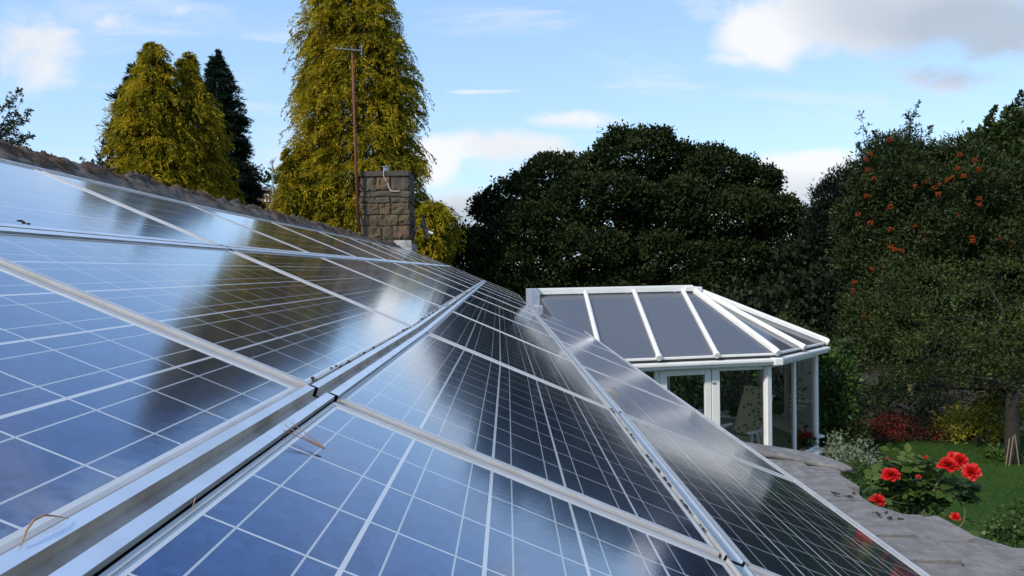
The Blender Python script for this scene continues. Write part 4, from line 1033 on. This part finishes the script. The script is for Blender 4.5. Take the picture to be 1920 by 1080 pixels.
conifer('golden_conifer', 'left golden conifer of the leaning pair beyond the ridge', [(80, 283, 290), (92, 272, 302), (112, 268, 310), (135, 264, 316), (160, 252, 322), (200, 238, 335), (240, 226, 345), (280, 218, 355), (330, 210, 365), (380, 207, 372), (420, 205, 380)], 23.5, (290, 400), 700, 200, GOLD, (.07, .15), (.018, .034), 1.0, .88, group='golden conifers behind the house')
conifer('golden_conifer', 'right golden conifer of the leaning pair beyond the ridge', [(98, 350, 358), (112, 346, 364), (124, 338, 362), (150, 342, 368), (180, 338, 384), (220, 325, 402), (260, 318, 414), (300, 310, 420), (340, 300, 428), (375, 300, 440), (410, 300, 446)], 24.2, (370, 400), 600, 200, GOLD, (.07, .15), (.018, .034), 1.0, .88, group='golden conifers behind the house')
conifer('dark_conifer', 'dark green pointed conifer right of the golden pair', [(98, 403, 407), (115, 399, 413), (135, 391, 422), (160, 386, 432), (200, 382, 444), (250, 384, 457), (300, 388, 470), (350, 390, 484), (400, 390, 497), (430, 388, 500)], 29.0, (440, 400), 1000, 90, DKGRN, (.09, .19), (.022, .042), .35, .55, group='dark conifers behind the house')
conifer('dark_conifer', 'dark green conifer mostly hidden behind the left golden conifer', [(116, 252, 262), (150, 240, 275), (190, 228, 288), (240, 222, 300), (300, 216, 310), (350, 210, 320), (400, 208, 325)], 26.5, (260, 400), 700, 90, DKGRN, (.09, .19), (.022, .042), .35, .55, group='dark conifers behind the house')

# large dark broad-leaved tree (several stems, one crown)
SB_ = [(1190, 300, 75, 62, 31), (1225, 268, 42, 32, 30.5), (1165, 268, 40, 30, 31), (1265, 310, 60, 40, 31), (1345, 330, 80, 55, 30), (1330, 300, 48, 26, 30.5), (1400, 350, 55, 50, 30), (1040, 340, 95, 52, 31), (1090, 312, 60, 26, 31.5), (975, 375, 75, 45, 30), (930, 392, 45, 34, 30),
       (1120, 390, 120, 70, 29), (1250, 400, 110, 70, 29.5), (1010, 430, 110, 52, 28.5), (920, 460, 80, 40, 28.5), (870, 458, 34, 28, 28.5), (1370, 420, 90, 70, 29), (1455, 410, 60, 44, 29), (1480, 470, 60, 60, 29), (1080, 480, 130, 60, 28), (940, 510, 90, 45, 28), (1220, 490, 120, 60, 28.5), (1360, 500, 100, 60, 28.5),
       (1150, 550, 150, 55, 28), (1330, 560, 140, 60, 28), (1470, 545, 80, 60, 28.5), (990, 560, 110, 45, 28), (880, 500, 46, 36, 29)]
plant('broadleaf_tree', 'large spreading dark green tree behind the white conservatory roof', 'tree', SB_, SYC, (at(1190, 500, 30)[0], 30.0, 0), .135, .10, .28, 24, 2.8, trunk=(.30, 3.2), nl=14, bark=BARK, flat=.6, up=.2, shell=(.7, 1.05), lumps=(18, .55))
# dark pines filling the gap to its right
plant('pine_tree', 'black-green pine between the spreading tree and the berry tree', 'tree', [(1575, 345, 26, 26, 27), (1560, 372, 34, 26, 27), (1590, 372, 34, 32, 27), (1570, 410, 46, 34, 27), (1560, 460, 55, 50, 27), (1570, 530, 60, 60, 27), (1535, 420, 20, 24, 27)], PINE, (at(1570, 500, 27)[0], 27, 0), .17, .04, .22, 36, 3.0, trunk=(.2, 5), nl=8, up=.7, outw=.5, spread=.5)
# rowan with berries
RB = [(1640, 330, 50, 60, 19.5), (1680, 290, 50, 46, 19.5), (1730, 310, 60, 40, 20), (1790, 310, 60, 50, 20), (1690, 350, 95, 60, 19), (1800, 370, 90, 65, 19), (1870, 360, 60, 60, 19.5), (1640, 420, 70, 60, 19), (1740, 430, 100, 60, 18.5), (1850, 440, 80, 65, 19), (1620, 490, 50, 55, 19), (1700, 500, 80, 50, 18.5), (1790, 500, 70, 40, 18.8), (1700, 420, 90, 80, 19.8), (1640, 440, 60, 80, 20), (1660, 570, 70, 60, 18.5), (1640, 640, 70, 50, 18.5)]
ROW = plant('rowan_tree', 'dark rowan tree dotted with clusters of orange berries', 'tree', RB, ROWAN, (at(1730, 500, 19.5)[0], 19.5, 0), .11, .036, .20, 28, 2.8, trunk=(.13, 2.2), nl=8, up=.1, shell=(.6, 1.05), lumps=(16, .42))
def shoots(tree, name, mt, starts, L, leafL, leafW, rad=.012, bark=BARK, per=26):
    """leafy leading shoots standing out above a crown: stem plus alternate leaves"""
    Ps, Ds = [], []; mb = MB()
    for (x0, y0, x1, y1, dep) in starts:
        p, q = at(x0, y0, dep), at(x1, y1, dep); ln = np.linalg.norm(q-p)
        side = rng.normal(size=3)*.05*ln
        pts = [p+(q-p)*t_+side*math.sin(math.pi*t_) for t_ in np.linspace(0, 1, 6)]
        mb.tube(pts, [rad*(1-.8*k/5) for k in range(6)], 5)
        ax = norm(q-p)
        for k in range(int(per*ln)+6):
            t_ = random.random()**.8; c = p+(q-p)*t_+side*math.sin(math.pi*t_)
            d = norm(rng.normal(size=3)+ax*.9)
            # side twig with several leaves
            tl = ln*.36*(1.12-t_)*random.uniform(.5, 1.2)
            mb.tube([c, c+d*tl], [rad*.3, rad*.12], 4)
            for w_ in range(6):
                cc = c+d*tl*random.uniform(.15, 1); Ps.append(cc); Ds.append(norm(d*.6+rng.normal(size=3)*.7))
    P, D = np.array(Ps), np.array(Ds); n = len(P)
    V, Fq = leaf_arrays(P, D, norm(rng.normal(size=(n, 3))+[0, 0, .8]), leafL*rng.uniform(.6, 1.3, n), leafW*rng.uniform(.6, 1.3, n))
    link(name, np_mesh(name, V, Fq), mt, tree); mb.build('stem', bark, tree)
shoots(ROW, 'leading_shoots', ROWAN, [(1640, 310, 1612, 212, 19.5), (1650, 310, 1640, 245, 19.5), (1690, 290, 1722, 194, 19.5), (1700, 290, 1700, 215, 19.5), (1690, 300, 1680, 240, 19.5), (1715, 290, 1745, 240, 19.5), (1625, 330, 1606, 270, 19.5), (1620, 340, 1604, 305, 19.5), (1790, 300, 1800, 262, 20), (1660, 300, 1668, 255, 19.5), (1740, 290, 1752, 262, 19.5)], .5, .10, .034, .014, per=13)
BERRY = mat('orange_berries', (.125, .022, .004), .6, spec=.1)
for (x, y) in [(1628, 318), (1638, 335), (1624, 300), (1632, 290), (1668, 262), (1795, 315), (1732, 342), (1740, 338), (1752, 352), (1776, 338), (1785, 332), (1760, 364), (1716, 350), (1808, 330), (1828, 300), (1835, 318), (1798, 290), (1762, 345), (1670, 388), (1626, 367), (1610, 402), (1668, 430), (1715, 425), (1730, 442), (1732, 468), (1735, 480), (1822, 445), (1825, 452), (1874, 448), (1893, 457), (1672, 462), (1678, 468), (1668, 464), (1690, 470), (1635, 505), (1632, 418), (1655, 500), (1836, 372), (1838, 384), (1760, 366), (1795, 406), (1600, 545), (1602, 530), (1620, 590)]:
    c = at(x, y, 17.9+random.uniform(-.25, .25)); m_ = MB()
    for _ in range(20): m_.ball(c+np.clip(rng.normal(size=3), -1.2, 1.2)*[.036, .033, .03], .021, 6, 4)
    m_.build('berry_cluster', BERRY, ROW, smooth=True)
# trees at the right edge, behind
TR = plant('broadleaf_tree', 'taller fresh green tree rising at the right edge behind the berry tree', 'tree', [(1880, 300, 60, 60, 23), (1920, 270, 60, 60, 23), (1850, 285, 36, 36, 23), (1900, 350, 80, 80, 22.5), (1960, 330, 80, 90, 23), (1930, 420, 90, 80, 22.5), (1960, 520, 100, 110, 23)], TALLR, (at(1930, 400, 23)[0], 23, 0), .17, .12, .32, 20, 3.2, trunk=(.18, 2.8), nl=7, flat=.7, shell=(.4, 1.04))
shoots(TR, 'leading_shoots', TALLR, [(1860, 290, 1862, 202, 22.8), (1880, 280, 1890, 200, 22.8), (1900, 270, 1915, 175, 22.8), (1845, 290, 1838, 240, 22.8), (1830, 300, 1818, 250, 22.8), (1810, 305, 1800, 262, 22.8), (1870, 280, 1850, 225, 22.8), (1915, 260, 1925, 190, 22.8)], .5, .15, .09, .016, per=15)
# shaded hedge behind the garden; unseen stretch at right added for window reflections
plant('hedge', 'tall dark shaded hedge behind the garden border, plus an unseen stretch added at right', 'hedge', [(1400, 640, 120, 90, 25), (1510, 600, 90, 80, 25.5), (1560, 690, 110, 90, 24.5), (1660, 660, 110, 100, 24), (1770, 680, 110, 100, 23.5), (1880, 660, 110, 100, 23.5), (1980, 640, 110, 120, 23.5), (1500, 520, 70, 60, 27), (1600, 560, 80, 80, 25), (1270, 640, 110, 70, 26), (1150, 620, 110, 60, 26), (1820, 560, 120, 80, 23.5), (1940, 560, 110, 100, 23.5), (1720, 600, 110, 90, 24), (2150, 600, 150, 150, 22), (2480, 620, 200, 170, 19.5), (2950, 660, 260, 210, 16), (3700, 720, 360, 280, 12)], HEDGE, (at(1600, 700, 24.5)[0], 24.5, 0), .20, .14, .42, 18, 3.4, crown='foliage', flat=.8)
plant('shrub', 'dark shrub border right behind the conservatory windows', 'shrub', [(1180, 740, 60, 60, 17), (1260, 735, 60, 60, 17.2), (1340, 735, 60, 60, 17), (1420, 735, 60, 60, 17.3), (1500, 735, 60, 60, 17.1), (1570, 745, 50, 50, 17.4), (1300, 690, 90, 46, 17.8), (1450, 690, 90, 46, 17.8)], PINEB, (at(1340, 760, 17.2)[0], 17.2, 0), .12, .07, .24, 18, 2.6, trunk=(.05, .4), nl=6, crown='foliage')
# open apple tree, right foreground of the lawn
AB = [(1680, 722, 60, 30, 14.2), (1760, 725, 60, 30, 14), (1850, 738, 60, 28, 13.6), (1915, 735, 60, 30, 13), (1890, 775, 36, 22, 12.9), (1880, 720, 50, 40, 12.3), (1820, 690, 60, 34, 12.4), (1905, 665, 60, 40, 12.5), (1765, 645, 60, 30, 12.6), (1850, 620, 60, 34, 12.6), (1690, 500, 45, 22, 15), (1720, 530, 70, 26, 14.5), (1660, 545, 60, 22, 14.6), (1800, 520, 70, 30, 14.5), (1890, 520, 70, 40, 14), (1850, 590, 100, 50, 13.5), (1740, 600, 90, 40, 13.8), (1660, 615, 60, 36, 14), (1920, 620, 90, 60, 13.5), (1780, 660, 110, 40, 13.2), (1690, 680, 70, 34, 13.6), (1880, 690, 90, 46, 13), (1640, 570, 40, 24, 14.5), (1950, 540, 70, 60, 14)]
ab = on_z(1898, 866, 0)
APP = plant('apple_tree', 'open olive-green fruit tree with grey branches and a staked trunk on the lawn', 'tree', AB, OLIVE, ab, .07, .028, .26, 30, 2.6, trunk=(.105, 1.25), nl=8, bark=BARK, flat=.38, up=.05, shell=(.3, 1.12))
b_ = MB()
for path in (((1900, 760, 13.2), (1860, 700, 12.9), (1800, 660, 12.7), (1760, 645, 12.7), (1700, 630, 12.8)), ((1900, 740, 13.2), (1870, 640, 12.9), (1830, 600, 12.9), (1770, 592, 13)), ((1900, 740, 13.2), (1925, 660, 13), (1960, 600, 13)), ((1860, 700, 12.9), (1820, 690, 12.5), (1760, 700, 12.5)), ((1870, 640, 12.9), (1880, 580, 12.9), (1850, 530, 13.3)), ((1830, 655, 12.6), (1800, 652, 12.4), (1745, 620, 12.5))):
    b_.tube([at(*p) for p in path], list(np.linspace(.030, .006, len(path))), 7)
b_.build('branch', BARK, APP)
for x0, x1, yb, yt in ((1886, 1893, 866, 822), (1892, 1900, 868, 818), (1911, 1903, 868, 815)):
    p = on_z(x0, yb+6, .0); q = at(x1, yt, p[1]+.02); m_ = MB(); m_.tube([p, q], .009, 7); tag(m_.build('garden_cane', mat('pale_cane', (.17, .13, .09), .8), off=p), f'pale bamboo cane leaning on the fruit tree trunk, {["leftmost", "middle", "rightmost"][[1886, 1892, 1911].index(x0)]} of three', 'cane', 'canes at the fruit tree')

# shrubs round the conservatory and the border --------------------------------
def gz(x, y): p = on_z(x, y, 0); return p
plant('climbing_shrub', 'bright green climbing shrub against the right corner of the conservatory', 'shrub', [(1558, 690, 28, 34, 12.4), (1572, 720, 30, 36, 12.4), (1560, 755, 34, 34, 12.3), (1548, 665, 20, 22, 12.6), (1585, 705, 18, 22, 12.4), (1545, 800, 30, 40, 12.3)], CLIMB, (at(1560, 800, 12.4)[0], 12.4, 0), .085, .055, .13, 16, 1.9, trunk=(.04, .8), nl=6, crown='foliage')
plant('climbing_shrub', 'yellow-green creeper above the far corner of the conservatory roof', 'shrub', [(1505, 640, 26, 22, 15.5), (1470, 618, 26, 16, 15.5), (1530, 655, 30, 22, 15.0), (1580, 660, 40, 20, 15.2)], TALLR, (at(1505, 640, 15.5)[0], 15.5, 0), .085, .05, .13, 16, 1.8, trunk=(.04, 1.6), nl=4, crown='foliage')
plant('shrub', 'dark green shrub below the climber beside the conservatory', 'shrub', [(1580, 790, 34, 40, 12.4), (1592, 820, 30, 30, 12.2), (1570, 840, 34, 30, 12.0)], TALLR, (at(1580, 800, 12.2)[0], 12.2, 0), .08, .045, .12, 16, 1.9, trunk=(.03, .4), nl=4, crown='foliage')
plant('variegated_shrub', 'pale variegated shrub spreading at the foot of the conservatory corner', 'shrub', [(1574, 856, 22, 20, 10.6), (1596, 862, 32, 20, 10), (1615, 868, 24, 22, 10), (1566, 836, 16, 18, 11), (1625, 850, 12, 16, 10), (1600, 880, 40, 20, 9.6)], VARI, (at(1588, 870, 9.8)[0], 9.8, 0), .06, .024, .09, 20, 1.9, trunk=(.02, .35), nl=6, crown='foliage')
plant('shrub', 'low mid-green shrub at the stone verge slab', 'shrub', [(1620, 895, 34, 22, 8.6), (1655, 905, 30, 26, 8.4), (1600, 900, 30, 24, 8.5), (1640, 930, 50, 28, 8.2)], CLIMB, (at(1630, 910, 8.4)[0], 8.4, 0), .04, .022, .08, 20, 1.9, trunk=(.02, .3), nl=4, crown='foliage')
# border planting
REDL = leaf_mat('dark_red_border_flowers', [(.018, .030, .010), (.030, .030, .012), (.075, .018, .012), (.19, .016, .016)], .2, .6)
plant('flower_bed', 'bed of dark red flowers along the far edge of the lawn', 'flowers', [(1630, 812, 30, 24, 14.2), (1668, 806, 30, 26, 14.2), (1705, 812, 34, 24, 14.2), (1745, 818, 30, 20, 14.1), (1650, 828, 34, 18, 14.0), (1690, 830, 36, 16, 14.0), (1735, 830, 34, 14, 14.0), (1610, 826, 26, 18, 14.0)], REDL, gz(1690, 838), .055, .03, .12, 22, 2.4, crown='flowers', zmin=.02, up=.9)['kind'] = 'stuff'
plant('shrub', 'dark leafy shrub behind the red flower bed', 'shrub', [(1620, 770, 44, 36, 14.9), (1700, 770, 50, 30, 14.9), (1760, 780, 40, 34, 14.9), (1660, 745, 40, 30, 15.0)], ROWAN, (at(1690, 800, 14.9)[0], 17.5, 0), .12, .04, .18, 16, 1.8, trunk=(.03, .4), nl=4, crown='foliage')
plant('golden_shrub', 'arching yellow-green shrub at the far edge of the lawn', 'shrub', [(1795, 808, 32, 32, 14.2), (1830, 795, 36, 34, 14.2), (1868, 785, 34, 36, 14.2), (1880, 765, 28, 24, 14.3), (1810, 828, 44, 16, 14.0), (1862, 822, 36, 18, 14.0)], YELLO, gz(1830, 838), .12, .03, .14, 24, 2.6, trunk=(.02, .15), nl=5, crown='foliage', up=-.05, zmin=.02)
plant('shrub', 'blue-green spiky clump in front of the yellow-green shrub', 'shrub', [(1840, 800, 22, 30, 14.4), (1862, 812, 20, 22, 14.3)], TALLR, gz(1850, 838), .22, .022, .14, 16, 1.5, trunk=(.02, .2), nl=3, crown='foliage', up=1.2)
plant('ground_plant', 'low leafy plants round the foot of the fruit tree', 'plants', [(1868, 862, 26, 14, 12.7), (1893, 868, 34, 13, 12.5), (1848, 862, 16, 10, 12.8), (1920, 866, 26, 15, 12.6)], CLIMB, gz(1885, 876), .07, .04, .10, 20, 3.0, crown='foliage', zmin=.01)
plant('shrub', 'dark shrub at the lower right corner beside the eaves slates', 'shrub', [(1905, 985, 34, 24, 6.6), (1930, 975, 40, 30, 6.6), (1890, 1000, 30, 20, 6.4)], CLIMB, (at(1905, 985, 6.5)[0], 6.5, 0), .045, .03, .08, 20, 1.8, trunk=(.02, .3), nl=4, crown='foliage')
# a sawn log lying on a rail between the shrubs
p, q = at(1562, 679, 16.5), at(1614, 678, 16.5); m_ = MB(); m_.tube([p, (p+q)/2+[0, 0, -.01], q], [.035, .045, .04], 9); tag(m_.build('wooden_rail', BARKG, off=p), 'pale weathered wooden rail among the shrubs right of the conservatory', 'rail')
for x, y in ((1565, 700), (1612, 700)):
    pass
mp = on_z(1707, 800, 0); 
p0, p1 = at(1707, 780, 18.2), at(1707, 718, 18.2); m_ = MB(); m_.tube([np.array([p0[0], p0[1], 0]), p1], .06, 8); tag(m_.build('garden_post', mat('mossy_post', (.10, .09, .04), .9), off=(p0[0], p0[1], 0)), 'mossy upright post in the border behind the red flowers', 'post')

# twiggy young trees beyond the ridge at the left
def young_tree(label, base_px, dep, starts, group):
    b = at(*base_px, dep); b = np.array([b[0], dep, 0.0]); t = empty('young_tree', b, label, 'tree', group)
    mb = MB(); tp = at(*base_px, dep); mb.tube([b, tp], [.09, .05], 8); mb.build('trunk', BARK, t)
    shoots(t, 'crown', TWIGL, [(*base_px, x, y, dep) for x, y in starts], .5, .06, .034, .014, per=20)
young_tree('young twiggy tree at the left edge above the ridge', (-30, 290), 16.0, [(20, 262), (62, 252), (56, 208), (36, 170), (18, 190), (-10, 180), (50, 228), (30, 215), (68, 256), (8, 235), (40, 188), (45, 262)], 'young trees beyond the ridge')
young_tree('smaller young tree just left of the golden pair', (195, 345), 18.0, [(198, 262), (180, 285), (210, 280), (172, 300), (152, 296), (215, 310), (205, 295), (190, 300)], 'young trees beyond the ridge')
plant('broadleaf_tree', 'distant round tree seen between the dark conifer and the small golden conifer', 'tree', [(505, 350, 30, 26, 48), (490, 345, 18, 20, 48), (530, 365, 30, 30, 48), (500, 400, 40, 40, 48)], TALLR, (at(505, 400, 48)[0], 48, 0), .3, .2, .5, 14, 1.8, trunk=(.25, 2.5), nl=5)
# neighbour's house and its aerial
def neighbour():
    dp = 40.0; c = at(500, 372, dp); x0, x1 = at(480, 372, dp)[0], at(512, 372, dp)[0]; zt = at(500, 358, dp)[2]
    t = empty('brick_house', (c[0], dp+2, 0), 'distant brick house with a white window between the conifers', 'house')
    m_ = MB(); m_.box(((x0+x1)/2-1.2, dp+2, zt/2), (x1-x0+2.4, 4, zt)); m_.build('wall', mat('red_brick', (.20, .11, .08), .9, noise=(20, (.14, .075, .055), .7)), t)
    r_ = MB(); xa, xb = x0-2.5, x1+.1
    r_.add([(xa, dp-.2, zt), (xb, dp-.2, zt), (xb, dp+4.2, zt), (xa, dp+4.2, zt), (xa, dp+2, zt+.35), (xb, dp+2, zt+.35)], [(0, 1, 5, 4), (2, 3, 4, 5), (0, 4, 3), (1, 2, 5), (3, 2, 1, 0)]); r_.build('roof', mat('old_roof_tiles', (.07, .05, .045), .9), t)
    a, b = at(495.5, 364, dp-.05), at(504.5, 378, dp-.05); w_ = MB()
    w_.box(((a[0]+b[0])/2, dp-.02, (a[2]+b[2])/2), (b[0]-a[0], .08, a[2]-b[2])); o = w_.build('window', WHITE, t)
    g = MB(); g.box(((a[0]+b[0])/2+.02, dp-.065, (a[2]+b[2])/2-.02), ((b[0]-a[0])*.42, .02, (a[2]-b[2])*.7)); g.build('pane', mat('dark_pane', (.03, .035, .04), .1), t)
    pb = at(512, 395, 34); pt_ = at(510.5, 300, 34); e = empty('tv_aerial', (pb[0], 34, 0), 'slim grey television mast far off left of the small golden conifer', 'aerial')
    m_ = MB(); m_.tube([np.array([pb[0], 34, 0]), pb, pt_], [.05, .04, .035], 8); m_.build('pole', GREYMETAL, e)
    a = MB(); a.tube([pt_-np.array([.12, 0, .12]), pt_+np.array([.10, 0, -.02])], .02, 5); a.build('boom', GREYMETAL, e)
    for k in range(3):
        q = MB(); p = pt_+np.array([-.1+.1*k, 0, -.1+.05*k]); q.tube([p-np.array([0, .2, .16]), p+np.array([0, .2, .16])], .014, 5); q.build('element', GREYMETAL, e)
neighbour()

# rose bush in front of the eaves ------------------------------------------------
def rose():
    dep = 3.75; b = at(1715, 960, dep); base = np.array([b[0], b[1]+.1, 0])
    t = empty('rose_bush', base, 'tall rose bush with large scarlet blooms growing beyond the eaves slates', 'rose bush')
    stem = mat('rose_stem', (.05, .085, .022), .6, noise=(20, (.09, .06, .03), .6))
    mb = MB()
    hub = at(1722, 940, dep)
    tips = [(1672, 886), (1783, 862), (1818, 880), (1652, 938), (1734, 860), (1664, 862), (1752, 868), (1745, 900), (1690, 900), (1800, 930), (1828, 925), (1780, 920), (1700, 880), (1760, 905), (1625, 905), (1640, 925), (1740, 920), (1680, 930), (1720, 890), (1790, 968), (1770, 940), (1655, 915)]
    mb.tube([base, base*.3+hub*.7+[.03, 0, 0], hub], [.022, .017, .013], 8)
    Ps, Ds, Ns = [], [], []
    for x, y in tips:
        e = at(x, y, dep+random.uniform(-.14, .18)); s = hub+rng.normal(size=3)*[.07, .07, .05]-[0, 0, .05]
        side = rng.normal(size=3)*.035+np.array([0, 0, .03])
        pts = [s+(e-s)*k/5+side*math.sin(math.pi*k/5) for k in range(6)]; mb.tube(pts, list(np.linspace(.0065, .0028, 6)), 6)
        for k in range(7):
            t_ = random.uniform(.18, .97); c = s+(e-s)*t_+side*math.sin(math.pi*t_); d = norm(rng.normal(size=3)*[1, 1, .45]+norm(e-s)*.4)
            ln = random.uniform(.05, .085); mb.tube([c, c+d*ln+[0, 0, -.008]], [.0016, .0009], 4)
            sd = norm(np.cross(d, [0, 0, 1])); up_ = norm(np.cross(sd, d)+rng.normal(size=3)*.35)
            for q, sg in ((.5, 1), (.5, -1), (.85, 1), (.85, -1), (1, 0)):
                Ps.append(c+d*ln*q); Ds.append(norm(d*(.35 if sg else 1)+sd*sg*.9)); Ns.append(up_)
    mb.build('stem', stem, t, smooth=True)
    P, D, N = map(np.array, (Ps, Ds, Ns)); S = norm(np.cross(D, N)); N = np.cross(S, D); n = len(P)
    L = rng.uniform(.038, .066, n)[:, None]; Wd = L*.62
    # eight-sided leaf with a raised midrib fold
    ks = [(0, 0), (.22, .36), (.52, .5), (.80, .30), (1, 0), (.80, -.30), (.52, -.5), (.22, -.36)]
    V = np.stack([P+D*L*k+S*Wd*w_+N*(abs(w_)*.22*L-.12*L*k*k) for k, w_ in ks], 1).reshape(-1, 3)
    I = np.arange(8*n).reshape(n, 8)
    Fq = np.concatenate([I[:, [0, 1, 2, 3]], I[:, [0, 3, 4, 5]], I[:, [0, 5, 6, 7]]])
    # split along the midrib: two halves of quads
    Fq = np.concatenate([I[:, [0, 1, 2, 3]], I[:, [0, 3, 4, 4]][:, :4]*0+I[:, [0, 3, 4, 5]], I[:, [0, 5, 6, 7]]])
    link('leaves', np_mesh('leaves', V, Fq), leaf_mat('rose_leaves', [(.026, .055, .012), (.050, .092, .020), (.105, .140, .030)], .35, .5, .15), t)
    red = leaf_mat('scarlet_petals', [(.30, .004, .004), (.46, .008, .007), (.54, .02, .015)], .3, .5, .25)
    for (x, y, r_, dz) in ((1670, 887, .043, .05), (1778, 868, .046, 0), (1798, 862, .040, .05), (1819, 883, .042, -.03), (1647, 936, .036, -.22), (1791, 968, .024, -.35), (1786, 858, .036, .10), (1735, 857, .012, .0), (1722, 893, .012, -.05), (1664, 860, .011, .05)):
        r_ *= .80; c = at(x, y, dep-.16+dz); ax = norm(rng.normal(size=3)*.25+np.array([-.1, -.55, .75])); Pv = []; Fv = []
        u_ = norm(np.cross(ax, [1, 0, .2])); v_ = np.cross(ax, u_)
        np_ = 34 if r_ > .03 else 14
        for k in range(np_):
            ring = (k+.5)/np_; a_ = k*2.39996; tilt = .15+1.25*ring
            out = u_*math.cos(a_)+v_*math.sin(a_); d = norm(ax*math.cos(tilt)+out*math.sin(tilt)); sd = norm(np.cross(d, ax+out*.01)); nn = np.cross(sd, d)
            ln = r_*(.75+.45*ring)*random.uniform(.85, 1.1); wd = r_*(.55+.75*ring); b0 = len(Pv); cp = c-ax*r_*.35+out*r_*.12*ring
            G = 4
            for i in range(G+1):
                for j in range(G+1):
                    s = i/G; w_ = (j/G-.5)*2; sh = math.sin(math.pi*min(1, .18+s*.62))
                    Pv.append(cp+d*ln*s*(1-.12*w_*w_)+sd*wd*.5*w_*sh+nn*(-.30*ln*s*s*(.4+ring)+.20*wd*w_*w_*s)*1.0+rng.normal(size=3)*r_*.035*s)
            Fv += [(b0+i*(G+1)+j, b0+(i+1)*(G+1)+j, b0+(i+1)*(G+1)+j+1, b0+i*(G+1)+j+1) for i in range(G) for j in range(G)]
        o = link('bloom', np_mesh('bloom', np.array(Pv), np.array(Fv)), red, t); o.data.polygons.foreach_set('use_smooth', [True]*len(Fv))
rose()

# grass blades on the part of the lawn in view
def grass():
    n = 52000; x = rng.uniform(3.2, 13, n); y = rng.uniform(7.0, 15.0, n)
    P = np.stack([x, y, np.zeros(n)], 1); D = norm(rng.normal(size=(n, 3))*[.5, .5, .1]+[0, 0, 1])
    V, Fq = leaf_arrays(P, D, rng.normal(size=(n, 3)), rng.uniform(.02, .045, n), rng.uniform(.006, .012, n))
    o = link('grass', np_mesh('grass', V, Fq), leaf_mat('grass_blades', [(.018, .052, .006), (.032, .078, .010), (.056, .100, .017)], .3, .6)); tag(o, 'short mown green lawn grass beyond the roof eaves', 'grass', kind='stuff')
grass()
